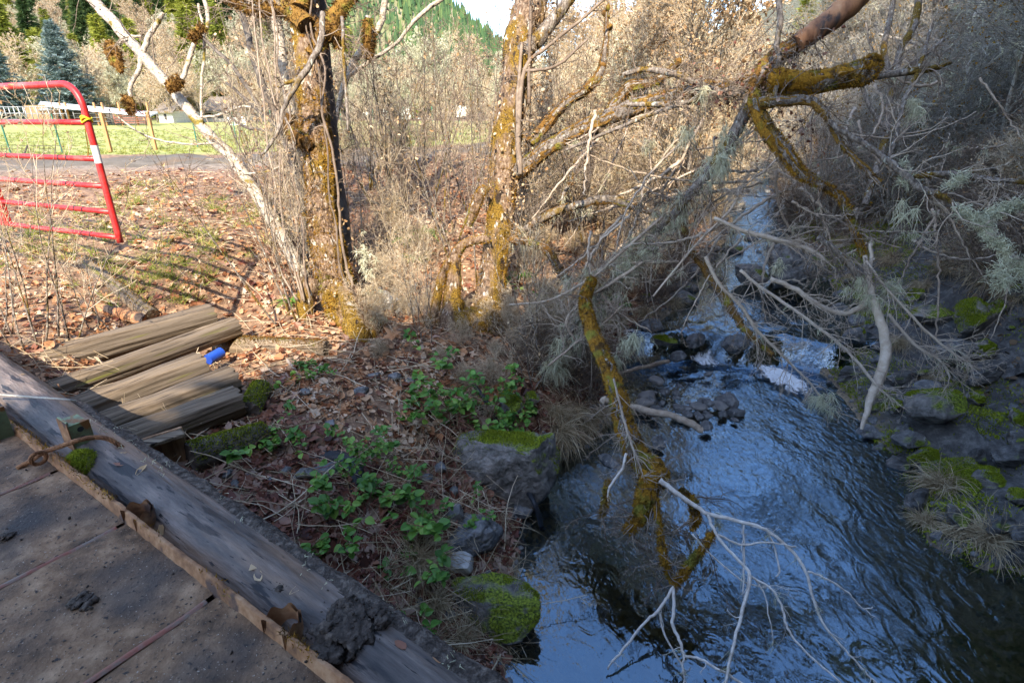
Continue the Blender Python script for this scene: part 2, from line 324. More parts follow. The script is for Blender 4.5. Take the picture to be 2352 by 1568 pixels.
M['asphalt'] = mat('asphalt', [(.10,.088,.073), (.17,.15,.125)], 3, 9, .95, .3, 90, coord='Object', spec=.1, spots=[((.16,.11,.07), 1.3, .5, .66)])
M['metal_roof'] = mat('metal_roof', [(.62,.66,.72), (.74,.77,.80)], 2, 4, .45, .05)
M['barn_wood'] = mat('barn_wood', [(.14,.075,.04), (.30,.17,.09), (.38,.24,.14)], 3, 6, .85, .3, 12, (6,6,.7))
M['post_wood'] = mat('post_wood', [(.34,.16,.06), (.48,.26,.12)], 7, 6, .8, .3, 20, (1,1,.2))
M['red_rail'] = mat('red_rail', [(.22,.07,.045), (.32,.13,.09)], 7, 4, .6, .1)
M['wire'] = mat('wire', [(.14,.14,.13), (.25,.25,.24)], 7, 4, .5, 0, metal=.6)
M['house_wall'] = mat('house_wall', [(.58,.54,.46), (.68,.64,.56)], 4, 4, .8, .1)
M['glass_dark'] = mat('glass_dark', [(.02,.025,.03), (.05,.055,.06)], 4, 2, .1, 0)
M['rope'] = mat('rope', [(.42,.40,.34), (.55,.52,.45)], 60, 3, .9, .5)
M['cable'] = mat('cable', [(.14,.065,.035), (.34,.17,.08)], 40, 4, .8, .6, 60, metal=.2)
M['culvert'] = mat('culvert', [(.36,.37,.37), (.60,.60,.58)], 9, 4, .55, .1, metal=.3)
M['gravel_stone'] = mat('gravel_stone', [(.06,.062,.066), (.14,.14,.145), (.25,.235,.215)], 5, 5, .55, .4, 20, isl=.5)
# ------------------------------------------------------------------ terrain
LE = np.array([[-30,14],[-14,9],[-8,6],[-4,3],[0,.5],[1.5,.02],[2.46,.05],[3.46,.12],[4.72,.33],[5.48,1.1],[6.58,1.6],[7.6,1.75],[7.95,2.2],[9.2,2.97],[11.7,4.4],[16,6.5],[20,8.0],[26,10],[40,13],[80,18]])
RE = np.array([[-30,19],[-14,14],[-8,10.5],[-4,7.6],[0,5.],[2.3,4.3],[3.3,4.1],[3.5,3.45],[4.17,3.6],[5.1,3.97],[6.2,4.3],[7.27,4.5],[8.1,5.3],[10.2,6.1],[11.9,6.5],[14.6,7.4],[18,9.0],[26,12],[40,15.5],[80,21]])
xL = lambda y: np.interp(y, LE[:,0], LE[:,1]); xR = lambda y: np.interp(y, RE[:,0], RE[:,1])
def wlev(x, y):
    """water level: pool, the cascade, the upper reach"""
    yc = 7.75-.18*(x-3)+.12*np.sin(x*5)
    return .36*sstep(-.28, .12, y-yc)+.055*np.clip(y-8, 0, 12)+.02*np.clip(y-20, 0, 60)
def far(x, y):
    """valley floor, wooded slope on the right and round behind the camera, hill behind the meadow"""
    z = 2.45+.014*np.clip(y-22, 0, 100)+0*x
    w = 9+.30*np.clip(y, 0, 200)
    z = z+np.clip(x-w-3, 0, 400)*.52*sstep(0, 8, x-w)
    z = z+np.clip(y-92+.25*x, 0, 400)*.40*sstep(0, 25, y-92+.25*x)*(1-sstep(-.42, -.33, x/np.maximum(y, 1.)))
    z = z+np.clip(y-105, 0, 80)*.16*sstep(0, 25, y-105)*sstep(-20, 20, x)
    z = z-.9*sstep(0, -8, y)*sstep(30, 0, np.abs(x))
    return np.minimum(z, 95+vnoise(x, y, .01)*10)
cp = []
for y, x in LE:
    if -10 < y < 27: cp.append((x, y, float(wlev(x, y))-.04))
for y, x in RE:
    if -10 < y < 27: cp.append((x, y, float(wlev(x, y))-.04))
for px, py, z in [(300,850,1.10),(640,1000,1.02),(850,745,1.12),(1130,760,.88),(900,715,.82),(450,600,1.84),(620,680,1.40),(620,780,1.16),
                  (450,480,2.16),(1000,600,1.3),(1000,450,1.9),(1000,385,2.35),(1350,600,1.1),(1400,470,1.7),(1300,850,.42),(1250,980,.3),(1000,1000,.66),
                  (850,1100,.75),(700,1050,.9),(1000,1300,.33),(850,1250,.55),(1050,1450,.12),(150,790,1.48),(270,425,2.33),(30,420,2.36),(550,575,1.86),(350,620,1.75),(555,715,1.27),(2200,1000,.24),(2352,1180,.2),
                  (2200,800,.42),(2080,900,.2),(2352,700,1.0),(2230,1080,.0),(2300,930,.02),(2160,640,.95),(1500,600,.75),(1560,520,1.3)]:
    p = onz(px, py, z); cp.append(tuple(p))
cp += [(-1,-4,1.2),(1,-8,1.4),(-2,-10,1.6),(-2,2,.95),(-3,1,.9),(-1.2,1.8,.5),(-5,3.5,1.42),(-5.5,5,1.65),(-8,6,2.0),(-6,2,1.5),(-4.2,4.7,1.45),(-10.7,11.9,2.5),(-6.1,13.9,2.5),(-1.1,19,2.5),(-14,20,2.42),(0,26,2.5),
       (8,8.5,1.9),(10.3,11.5,2.7),(9.6,13.2,1.7),(14,14,6),(12,25,4.2),(15,6,7.5),(9.5,3,3),(8.2,1,2.6),(7.0,4.5,1.1),(3.7,14.4,1.65),(2.1,12.2,1.6),(5,20,2.1),(-7,9,2.15),(-10,9,2.35),(-12,4,2.2),(6,2,1.4),(10.5,-4,1.8),(-5,-4,1.3)]
for a in np.arange(0, 360, 10):
    for r in (33, 44):
        x, y = r*math.cos(math.radians(a)), 10+r*math.sin(math.radians(a)); cp.append((x, y, float(far(x, y))))
cp = np.array(cp); _d = np.linalg.norm(cp[:, None, :2]-cp[None, :, :2], axis=2)
_k = lambda r: np.where(r > 1e-9, r*r*np.log(np.maximum(r, 1e-9)), 0)
_n = len(cp); _A = np.zeros((_n+3, _n+3)); _A[:_n, :_n] = _k(_d)+np.eye(_n)*.02; _A[:_n, _n] = 1; _A[:_n, _n+1:] = cp[:, :2]; _A[_n:, :_n] = _A[:_n, _n:].T
_w = np.linalg.solve(_A, np.r_[cp[:, 2], 0, 0, 0])
def H(x, y):
    x = np.asarray(x, float); y = np.asarray(y, float); sh = x.shape; x = x.ravel(); y = y.ravel(); z = np.empty(len(x))
    for i in range(0, len(x), 20000):
        X = x[i:i+20000]; Y = y[i:i+20000]
        r = np.hypot(X[:, None]-cp[None, :, 0], Y[:, None]-cp[None, :, 1])
        t = _k(r)@_w[:_n]+_w[_n]+_w[_n+1]*X+_w[_n+2]*Y
        b = sstep(28, 40, np.hypot(X, Y-10)); z[i:i+20000] = np.where(b < 1, t, 0)*(1-b)+far(X, Y)*b
    dl = xL(y)-x; dr = x-xR(y); inside = np.minimum(-dl, -dr)
    wl = wlev(x, y)
    bed = wl-.10-.42*sstep(0, 1.1, inside)+.10*vnoise(x, y, 2.2)
    z = np.where(inside > 0, np.minimum(z, bed), z)
    mead = sstep(.3, .7, np.asarray(meadow(x, y)))
    amp = .05+.05*sstep(3, 12, y); z = z+(1-mead)*np.where(inside > 0, .3, 1)*(amp*vnoise(x, y, 1.1)+.035*vnoise(x, y, 4.3))
    sl = sstep(0, .5, dr)*(1-sstep(3., 4.6, dr))*(1-sstep(9, 13, y))       # slate shelf: tilted strata with steps
    q = (x*.80+y*.6)*2.1+.6*vnoise(x, y, .9); st = (q-np.floor(q))
    z = z+sl*(.13*(st-.5)+.09*vnoise(x, y, 1.7)+.05*vnoise(x*1.3, y*.6, 7))
    return z.reshape(sh)
def meadow(x, y):
    """1 on the mown meadow beyond the road"""
    yr = np.interp(x, [-60,-10.7,-6.1,-1.1,6,14], [8,14.2,16.6,21.5,30,60]); return sstep(0, 1.2, y-yr)*(1-sstep(-2, 2, x-(1+.20*y)))*(1-sstep(88, 94, y+.25*x))
def gxy(px, py):
    """where a sight line meets the ground"""
    r = ray(px, py); s = np.concatenate([np.arange(1.2, 14, .02), np.arange(14, 160, .2)])
    p = CAM+s[:, None]*r; h = H(p[:, 0], p[:, 1]); k = np.argmax(p[:, 2] < h); return np.r_[p[k, :2], h[k]], s[k]

def grid_axis(a, rng_, n): i = np.linspace(-1, 1, n); b = math.asinh(rng_/a); return a*np.sinh(b*i)
gx = grid_axis(3.5, 1500, 430)+.8; gy = grid_axis(3.5, 1500, 430)+5.5
X, Y = np.meshgrid(gx, gy); Z = H(X, Y)
n0 = len(gx); V = np.stack([X, Y, Z], -1).reshape(-1, 3)
i = np.arange(n0-1)[:, None]*n0+np.arange(n0-1)[None]; q = np.stack([i, i+1, i+n0+1, i+n0], -1).reshape(-1, 4)
g = MB(); g.add(V, q); me = g.mesh('ground')
def attr(me, name, val):
    a = me.attributes.new(name, 'FLOAT', 'POINT'); a.data.foreach_set('value', np.asarray(val, float).ravel())
x, y = V[:, 0], V[:, 1]
dl = xL(y)-x; dr = x-xR(y)
attr(me, 'meadow', meadow(x, y))
attr(me, 'bed', 1-sstep(.0, .35, np.maximum(dl, dr)+.15*vnoise(x, y, 3)))
attr(me, 'slate', sstep(-.05, .25, dr)*(1-sstep(2.6, 4.2, dr+vnoise(x, y, 1.2)))*(1-sstep(10, 14, y)))
attr(me, 'rslope', sstep(1.2, 3.5, dr+vnoise(x, y, .8)))
attr(me, 'shoulder', (1-sstep(.0, 1.6, np.abs(y-np.interp(x, [-60,-10.7,-6.1,-1.1,4], [5,11.2,13.0,17.6,24])-.2)+.3*vnoise(x, y, 1.4)))*(1-sstep(-1, 3, x)))
m = bpy.data.materials.new('ground_cover'); m.use_nodes = True; nt = m.node_tree; N = nt.nodes; L = nt.links; bs = N['Principled BSDF']
tc = N.new('ShaderNodeTexCoord')
def nz(sc, det=8, rgh=.65):
    z = N.new('ShaderNodeTexNoise'); z.inputs['Scale'].default_value = sc; z.inputs['Detail'].default_value = det; z.inputs['Roughness'].default_value = rgh; L.new(tc.outputs['Object'], z.inputs['Vector']); return z.outputs['Fac']
def ramp(f, cols, lo=.3, hi=.7):
    r = N.new('ShaderNodeValToRGB'); e = r.color_ramp.elements
    for k, c in enumerate(cols):
        p = lo+(hi-lo)*k/(len(cols)-1); el = e[k] if k < 2 else e.new(p); el.position = p; el.color = (*c, 1)
    L.new(f, r.inputs[0]); return r.outputs[0]
def vor(sc):
    z = N.new('ShaderNodeTexVoronoi'); z.inputs['Scale'].default_value = sc; L.new(tc.outputs['Object'], z.inputs['Vector']); return z
def mixc(f, a, b):
    x = N.new('ShaderNodeMix'); x.data_type = 'RGBA'; L.new(f, x.inputs[0]); L.new(a, x.inputs[6]); L.new(b, x.inputs[7]); return x.outputs[2]
def at_(n): a = N.new('ShaderNodeAttribute'); a.attribute_name = n; return a.outputs['Fac']
litter = ramp(nz(9, 10, .75), [(.045,.03,.02), (.14,.08,.046), (.28,.17,.10), (.40,.28,.18)])
mead = ramp(nz(.5, 10, .7), [(.17,.175,.045), (.25,.275,.065), (.34,.34,.10), (.41,.38,.15)])
v1 = vor(13); v2 = vor(30)
peb = mixc(nz(3), ramp(v1.outputs['Color'], [(.07,.06,.045), (.22,.17,.105), (.42,.32,.20)], .1, .9), ramp(v2.outputs['Color'], [(.08,.065,.045), (.26,.20,.12), (.45,.36,.24)], .1, .9))
slate = ramp(nz(7, 12, .75), [(.02,.02,.02), (.08,.078,.074), (.22,.215,.205)])
should = ramp(nz(7, 10), [(.10,.075,.055), (.21,.165,.12), (.30,.24,.18)])
c = mixc(at_('shoulder'), litter, should); c = mixc(at_('rslope'), c, ramp(nz(2.2, 10, .75), [(.035,.028,.02), (.085,.068,.045), (.11,.12,.04), (.20,.16,.10)])); c = mixc(at_('meadow'), c, mead); c = mixc(at_('slate'), c, slate); c = mixc(at_('bed'), c, peb)
L.new(c, bs.inputs['Base Color']); bs.inputs['Roughness'].default_value = .85
bp = N.new('ShaderNodeBump'); bp.inputs['Strength'].default_value = .9; bp.inputs['Distance'].default_value = .04; L.new(nz(11, 10, .7), bp.inputs['Height']); L.new(bp.outputs[0], bs.inputs['Normal'])
me.materials.append(m); o = bpy.data.objects.new('ground', me); COL.objects.link(o); tag(o, kind='structure')

# ------------------------------------------------------------------ road
rp = cr([(-40,5),(-20,8.6),(-10.7,12.6),(-6.1,15.0),(-1.1,19.6),(3,26),(5.5,36),(7,52)], 14)
T2 = nrm(np.gradient(rp, axis=0)); nn = np.stack([-T2[:, 1], T2[:, 0]], 1)
rw = MB(); rows = []
for off in (-1.2, -1.05, 0, 1.05, 1.2):
    p = rp+nn*off; z = np.maximum(H(p[:, 0], p[:, 1]), 2.42)+.03-(.06 if abs(off) > 1.1 else 0)+.04*(off == 0); rows.append(np.c_[p, np.maximum(z, 2.5 if abs(off) < 1.1 else 2.40)])
A = np.stack(rows, 1); nl = A.shape[1]
i = np.arange(len(rp)-1)[:, None]*nl+np.arange(nl-1)[None]; rw.add(A.reshape(-1, 3), np.stack([i, i+1, i+nl+1, i+nl], -1).reshape(-1, 4))
tag(rw.build('road', M['asphalt']), kind='structure')

# ------------------------------------------------------------------ water
ys = np.concatenate([np.linspace(-9, 2, 60), np.linspace(2.05, 7.3, 170), np.linspace(7.33, 8.4, 60), np.linspace(8.45, 20, 130), np.linspace(20.4, 60, 50)])
us = np.linspace(0, 1, 90)
XX = np.stack([xL(ys)-.7, xR(ys)+.9], 1); WX = XX[:, :1]*(1-us)+XX[:, 1:]*us; WY = np.repeat(ys[:, None], len(us), 1)
dmid = sstep(0, .6, np.minimum(WX-xL(WY), xR(WY)-WX))
casc = np.exp(-((WY-(7.6-.18*(WX-3)))/.75)**2)
WZ = wlev(WX, WY)+dmid*(.008*vnoise(WX*1.4, WY, 2.4)+.006*vnoise(WX, WY*.6, 6)*(.4+sstep(3.2, 5.5, WY))+casc*.06*vnoise(WX, WY, 5))
def wsurf(x, y): return wlev(x, y)
w = MB(); nl = len(us); i = np.arange(len(ys)-1)[:, None]*nl+np.arange(nl-1)[None]
w.add(np.stack([WX, WY, WZ], -1).reshape(-1, 3), np.stack([i, i+1, i+nl+1, i+nl], -1).reshape(-1, 4))
m = bpy.data.materials.new('creek_water'); m.use_nodes = True; nt = m.node_tree; N = nt.nodes; L = nt.links
N.remove(N['Principled BSDF']); out = N['Material Output']; tc = N.new('ShaderNodeTexCoord')
mp = N.new('ShaderNodeMapping'); mp.inputs['Rotation'].default_value = (0, 0, math.radians(-28)); mp.inputs['Scale'].default_value = (1.25, .75, 1); L.new(tc.outputs['Object'], mp.inputs[0])
sp = N.new('ShaderNodeSeparateXYZ'); L.new(tc.outputs['Object'], sp.inputs[0])
mr = N.new('ShaderNodeMapRange'); mr.inputs[1].default_value = 3.2; mr.inputs[2].default_value = 6.2; mr.inputs[3].default_value = .05; mr.inputs[4].default_value = .34; L.new(sp.outputs[1], mr.inputs[0])
def nz(sc, det, dist): 
    z = N.new('ShaderNodeTexNoise'); z.inputs['Scale'].default_value = sc; z.inputs['Detail'].default_value = det; z.inputs['Distortion'].default_value = dist; L.new(mp.outputs[0], z.inputs['Vector']); return z.outputs['Fac']
b1 = N.new('ShaderNodeBump'); b1.inputs['Distance'].default_value = .07; L.new(nz(4.2, 2.0, 1.4), b1.inputs['Height']); b1.inputs['Strength'].default_value = .13
b2 = N.new('ShaderNodeBump'); b2.inputs['Distance'].default_value = .03; L.new(nz(15, 3, .8), b2.inputs['Height']); L.new(mr.outputs[0], b2.inputs['Strength']); L.new(b1.outputs[0], b2.inputs['Normal'])
fr = N.new('ShaderNodeFresnel'); fr.inputs['IOR'].default_value = 2.0; L.new(b2.outputs[0], fr.inputs['Normal'])
gl = N.new('ShaderNodeBsdfGlossy'); gl.inputs['Roughness'].default_value = .02; gl.inputs['Color'].default_value = (.55,.78,1,1); L.new(b2.outputs[0], gl.inputs['Normal'])
tr = N.new('ShaderNodeBsdfTransparent'); tr.inputs[0].default_value = (.52,.52,.42,1)
mx = N.new('ShaderNodeMixShader'); L.new(fr.outputs[0], mx.inputs[0]); L.new(tr.outputs[0], mx.inputs[1]); L.new(gl.outputs[0], mx.inputs[2]); L.new(mx.outputs[0], out.inputs[0])
ma = N.new('ShaderNodeMath'); ma.operation = 'MULTIPLY_ADD'; ma.inputs[1].default_value = .75; ma.inputs[2].default_value = .15; L.new(fr.outputs[0], ma.inputs[0]); L.new(ma.outputs[0], mx.inputs[0])
tag(w.build('creek_water', m), kind='structure')

# white water: torn, lumpy foam lying on the cascade
fm = bpy.data.materials.new('foam'); fm.use_nodes = True; nt = fm.node_tree; N = nt.nodes; L = nt.links; bs = N['Principled BSDF']; out = N['Material Output']
bs.inputs['Base Color'].default_value = (.86,.89,.92,1); bs.inputs['Roughness'].default_value = .5
tc = N.new('ShaderNodeTexCoord'); at2 = N.new('ShaderNodeAttribute'); at2.attribute_name = 'dens'
mp = N.new('ShaderNodeMapping'); mp.inputs['Rotation'].default_value = (0, 0, math.radians(-20)); mp.inputs['Scale'].default_value = (1.7, .8, 1); L.new(tc.outputs['Object'], mp.inputs[0])
z = N.new('ShaderNodeTexNoise'); z.inputs['Scale'].default_value = 6.5; z.inputs['Detail'].default_value = 9; z.inputs['Roughness'].default_value = .72; z.inputs['Distortion'].default_value = .9; L.new(mp.outputs[0], z.inputs['Vector'])
ad = N.new('ShaderNodeMath'); ad.operation = 'ADD'; L.new(z.outputs['Fac'], ad.inputs[0]); L.new(at2.outputs['Fac'], ad.inputs[1])
mr = N.new('ShaderNodeMapRange'); mr.inputs[1].default_value = .93; mr.inputs[2].default_value = 1.12; mr.inputs[4].default_value = .92; L.new(ad.outputs[0], mr.inputs[0])
tr = N.new('ShaderNodeBsdfTransparent'); mx = N.new('ShaderNodeMixShader'); L.new(mr.outputs[0], mx.inputs[0]); L.new(tr.outputs[0], mx.inputs[1]); L.new(bs.outputs[0], mx.inputs[2]); L.new(mx.outputs[0], out.inputs[0])
FX, FY = np.meshgrid(np.linspace(1.3, 5.0, 150), np.linspace(5.6, 9.3, 150))
def blob(cx, cy, ax, ay, ang=0.):
    c, s = math.cos(ang), math.sin(ang); u = ((FX-cx)*c+(FY-cy)*s)/ax; v = (-(FX-cx)*s+(FY-cy)*c)/ay; return np.exp(-(u*u+v*v))
def wpx(px, py, z=.1): return onz(px, py, z)[:2]
c1, c2 = wpx(1618, 815, .15), wpx(1795, 855, .12)
dens = .78*blob(*c1, .34, .30, -.4)+.98*blob(*c2, .27, .52, .3)+.30*blob(*wpx(1720,900,.0), .35, .5, .2)+.30*blob(*wpx(1490,805,.2), .3, .25)+.25*blob(*wpx(1850,930,0), .5, .7, .4)+.2*blob(*wpx(1880,650,.5), .5, .2)
dens = np.clip(dens, 0, .85)
FZ = wlev(FX, FY)+.028+dens*(.05+.07*np.abs(vnoise(FX, FY, 7))+.03*vnoise(FX, FY, 19))
f = MB(); nl = 150; i = np.arange(nl-1)[:, None]*nl+np.arange(nl-1)[None]; f.add(np.stack([FX, FY, FZ], -1).reshape(-1, 3), np.stack([i, i+1, i+nl+1, i+nl], -1).reshape(-1, 4))
o = f.build('white_water', fm); attr(o.data, 'dens', (dens*.80).ravel()); tag(o, 'white foaming water tumbling over the small cascade', 'white water', kind='stuff')

# ------------------------------------------------------------------ far mountain with its conifers
def mount(x, y):
    cx = x+165; return 1.0*(205-.62*np.abs(cx)*sstep(0, 90, np.abs(cx))-.12*np.abs(cx))*np.exp(-((y-760)/330)**2)*(1)+12*vnoise(x, y, .006)-6
mxs = np.linspace(-900, 520, 110); mys = np.linspace(330, 1150, 70); MX, MY = np.meshgrid(mxs, mys); MZ = np.maximum(mount(MX, MY), -30)
mo = MB(); nl = len(mxs); i = np.arange(len(mys)-1)[:, None]*nl+np.arange(nl-1)[None]; mo.add(np.stack([MX, MY, MZ], -1).reshape(-1, 3), np.stack([i, i+1, i+nl+1, i+nl], -1).reshape(-1, 4))
tag(mo.build('hills', mat('hillside', [(.10,.13,.04), (.20,.20,.09), (.36,.29,.19)], .02, 8, .9, 0)), kind='structure')
n = 15000; tx = rng.uniform(-520, 330, n); ty = rng.uniform(360, 790, n); tz = mount(tx, ty); ok = (tz > 5)&(vnoise(tx, ty, .02)+rng.uniform(-.5, .5, n) > -.38)
tx, ty, tz = tx[ok], ty[ok], tz[ok]; n = len(tx); hh = rng.uniform(6, 17, n)*rng.choice([.7, 1., 1.15], n); wd = hh*rng.uniform(.11, .2, n)
fo = MB(); a = np.arange(6)*PI/3
for lo, hi, ws in ((.0, .6, 1.), (.35, 1., .62)):
    an = a[None]+rng.uniform(0, 6, (n, 1)); rr = (wd*ws)[:, None]*rng.uniform(.6, 1.25, (n, 6))
    V = np.concatenate([np.stack([tx[:, None]+rr*np.cos(an), ty[:, None]+rr*np.sin(an), (tz+hh*lo)[:, None]+rng.uniform(-.8, .8, (n, 6))], -1), np.stack([tx, ty, tz+hh*hi], -1)[:, None]], 1).reshape(-1, 3)
    t = np.array([[k, (k+1) % 6, 6] for k in range(6)]); fo.add(V, t=(t[None]+(np.arange(n)*7)[:, None, None]).reshape(-1, 3))
tag(fo.build('conifer_forest', mat('far_needles', [(.02,.05,.022), (.05,.10,.035), (.12,.16,.05)], .02, 4, .9, 0, isl=.5), smooth=False), 'dense green conifer forest covering the distant mountain', 'forest', kind='stuff')
# ------------------------------------------------------------------ bridge: steel deck, lip, log curb
E1 = np.array([.835, -.55, 0]); E1 /= np.linalg.norm(E1); EN = np.array([-E1[1], E1[0], 0]); EZ = np.array([0, 0, 1.])
def br(t, n, z): return E1*t+EN*n+EZ*z
def frame_obj(me_name, mb, mt, o, ax, parent=None, smooth=True):
    ob = mb.build(me_name, mt, None, smooth); a = np.asarray(ax); mw = Matrix(((a[0][0], a[1][0], a[2][0], o[0]), (a[0][1], a[1][1], a[2][1], o[1]), (a[0][2], a[1][2], a[2][2], o[2]), (0,0,0,1)))
    ob.matrix_world = mw
    if parent is not None: ob.parent = parent; ob.matrix_parent_inverse = Matrix.Translation(parent.location).inverted()
    return ob
bridge = thing('bridge', 'muddy steel bridge deck with rusty raised edge in the bottom left corner', 'bridge')
m_deck = M['deck']
for k in range(-6, 6):
    mb = MB(); t0 = -3.13+.7*k; nx, ny = 24, 80
    U, W = np.meshgrid(np.linspace(.012, .688, nx), np.linspace(-3.2, .655, ny)); zz = 1.8+.006*vnoise(U+t0, W, 2.5)+.004*vnoise(U+t0, W, 11)+.0022*rng.normal(size=U.shape)-.012*np.exp(-np.minimum(U, .7-U)/.02)
    P = br(0, 0, 0)+(U+t0)[..., None]*E1+W[..., None]*EN+zz[..., None]*EZ
    i = np.arange(ny-1)[:, None]*nx+np.arange(nx-1)[None]; mb.add(P.reshape(-1, 3), np.stack([i, i+1, i+nx+1, i+nx], -1).reshape(-1, 4)); mb.build('deck_plate', m_deck, bridge)
    s = MB(); U, W = np.meshgrid(np.linspace(-.011, .014, 4), np.linspace(-3.2, .62, 90)); zz = 1.797+.004*vnoise(W*3, U, 3)+(np.abs(U-.002) < .008)*.004
    P = (U+t0+.006*vnoise(W, W, 5))[..., None]*E1+W[..., None]*EN+zz[..., None]*EZ; i = np.arange(89)[:, None]*4+np.arange(3)[None]
    s.add(P.reshape(-1, 3), np.stack([i, i+1, i+5, i+4], -1).reshape(-1, 4)); s.build('painted_seam', M['seam'], bridge)
lip = MB(); n = 420; t = np.linspace(-7, 4, n); top = 1.852+.008*vnoise(t, t*0, 6)+.006*vnoise(t, t*0+3, 25); wv = .005*vnoise(t, t*0, 2)
prof = [(.655, 1.785), (.662+0, 1.80), None, None, (.684, 1.78), (.684, 1.55)]
rows = [np.stack([t, .652+wv, 0*t+1.785], -1), np.stack([t, .664+wv, top-.002], -1), np.stack([t, .667+wv, top], -1), np.stack([t, .678+wv, top-.001], -1), np.stack([t, .681+wv, top-.004], -1), np.stack([t, .684+wv, 0*t+1.45], -1)]
A = np.stack(rows, 1); P = A[..., :1]*E1+A[..., 1:2]*EN+A[..., 2:]*EZ; i = np.arange(n-1)[:, None]*6+np.arange(5)[None]
lip.add(P.reshape(-1, 3), np.stack([i, i+6, i+7, i+1], -1).reshape(-1, 4)); lip.build('edge_lip', M['rust'], bridge)
for px, py in ((312, 1178), (645, 1432)):
    c = onz(px, py, 1.85); t0 = c@E1; mb = MB(); a = np.linspace(-.15*PI, 1.15*PI, 26); zz = np.linspace(1.60, 1.862, 8)
    for rr in (.048, .056):
        Q = np.stack([t0+rr*np.cos(a)[None]*1.15+0*zz[:, None], .684+rr*1.25*np.sin(a)[None]*(1+.1*zz[:, None]*0), zz[:, None]+.012*(zz[:, None] > 1.85)*np.sin(a*7)[None]], -1)
        P = Q[..., :1]*E1+Q[..., 1:2]*EN+Q[..., 2:]*EZ; i = np.arange(7)[:, None]*26+np.arange(25)[None]; mb.add(P.reshape(-1, 3), np.stack([i, i+1, i+27, i+26], -1).reshape(-1, 4))
    mb.build('stake_pocket', M['rust'], bridge)
mb = MB()                                                             # moss along the lip
for t0, t1, k in ((-4.2, -2.55, 900), (-1.35, -.85, 500), (-2.35, -1.6, 120), (-.6, .2, 300)):
    tt = rng.uniform(t0, t1, k); keep = vnoise(tt, tt*0, 4) > -.15; tt = tt[keep]
    b = tt[:, None]*E1+(.672+rng.normal(size=(len(tt), 1))*.009)*EN+(1.848+rng.normal(size=(len(tt), 1))*.004)*EZ
    d = rng.normal(size=b.shape)*.6+EZ; blades(mb, b, nrm(d)*rng.uniform(.008, .024, (len(b), 1)), nrm(rng.normal(size=b.shape))*.0025)
mb.build('moss_fringe', M['moss_gold'], bridge, smooth=False)['kind'] = 'stuff'
mb = MB(); box(mb, br(-1.5, -1.3, 1.50), 11, 3.6, .50, (E1, EN, EZ)); mb.build('girder', M['rust'], bridge, smooth=False)

def log_mesh(mb, L, r0, r1, k=30, n=70, groove=.07, rag=.02, bow=.0, square=0.):
    x = np.linspace(0, L, n); a = np.arange(k)*2*PI/k; r = np.linspace(r0, r1, n)[:, None]
    g = 1+groove*vnoise(a[None]*2.5+x[:, None]*.05, a[None]*0+x[:, None]*.35, 2.6, 4)+.03*vnoise(x[:, None]+0*a[None], np.cos(a)[None]*2+0*x[:, None], 2)
    sq = 1/(np.abs(np.cos(a))**4+np.abs(np.sin(a))**4)**.25; R = r*g*(1+square*(sq[None]-1)); xx = x[:, None]+0*a[None]; xx[0] -= rag*vnoise(a*3, a, 2); xx[-1] += rag*vnoise(a*3, a+5, 2)
    c = bow*np.sin(x/L*PI)[:, None]
    V = np.stack([xx, R*np.cos(a), R*np.sin(a)+c], -1)
    i = np.arange(n-1)[:, None]*k+np.arange(k)[None]; j = np.arange(n-1)[:, None]*k+(np.arange(k)[None]+1) % k
    mb.add(V.reshape(-1, 3), np.stack([i, j, j+k, i+k], -1).reshape(-1, 4))
    for e, s in ((0, -1), (n-1, 1)):                                  # end grain
        ring = V[e]; inner = ring*.45+ring.mean(0)*.55+np.array([s*.004, 0, 0]); cen = ring.mean(0)+np.array([s*.006, 0, 0])
        vv = np.vstack([ring, inner, cen[None]]); q = [[u, (u+1) % k, k+(u+1) % k, k+u] for u in range(k)]; tt = [[k+u, k+(u+1) % k, 2*k] for u in range(k)]
        if s < 0: q = [w[::-1] for w in q]; tt = [w[::-1] for w in tt]
        mb.add(vv, q, tt)
def log_obj(name, mt, a, b, r0, r1, parent=None, roll=0., **kw):
    a = np.asarray(a, float); b = np.asarray(b, float); X_ = b-a; L = np.linalg.norm(X_); X_ /= L
    Yy = nrm(np.cross([0, 0, 1.], X_)); Zz = np.cross(X_, Yy); Y2 = Yy*math.cos(roll)+Zz*math.sin(roll); Z2 = np.cross(X_, Y2)
    mb = MB(); log_mesh(mb, L, r0, r1, **kw); return frame_obj(name, mb, mt, a, (X_, Y2, Z2), parent)
for k in ('timber', 'log_wood'):
    for nd in M[k].node_tree.nodes: pass
M['timber'] = mat('timber', [(.085,.062,.04), (.235,.18,.122), (.42,.34,.24)], 12, 12, .85, .9, 26, (.11,1.6,1.6), spots=[((.04,.03,.022), 16, .59, .64), ((.15,.12,.09), 3, .48, .6), ((.12,.12,.02), 5, .62, .68), ((.13,.14,.02), 4, .66, .72)], dist=.015, obj=.25)
M['log_wood'] = mat('log_wood', [(.03,.026,.025), (.105,.085,.074), (.25,.195,.16)], 9.0, 12, .55, 1., 30, (.22,1.5,1.5), spots=[((.02,.018,.019), 14, .60, .64), ((.24,.15,.095), 3.0, .58, .70), ((.015,.013,.014), 40, .64, .67)], dist=.012)
curb = thing('log_curb', 'long weathered bridge log lying along the deck edge, grey with black bark strips', 'log')
ca, cb = br(-6.6, .905, 1.67), br(1.3, .785, 1.672); cr0, cr1 = .186, .138
log_obj('log_body', M['log_wood'], ca, cb, cr0, cr1, curb, k=48, n=220, groove=.045, bow=.01)
X_ = nrm(cb-ca); Yy = nrm(np.cross(EZ, X_)); Zz = np.cross(X_, Yy); Lc = np.linalg.norm(cb-ca)
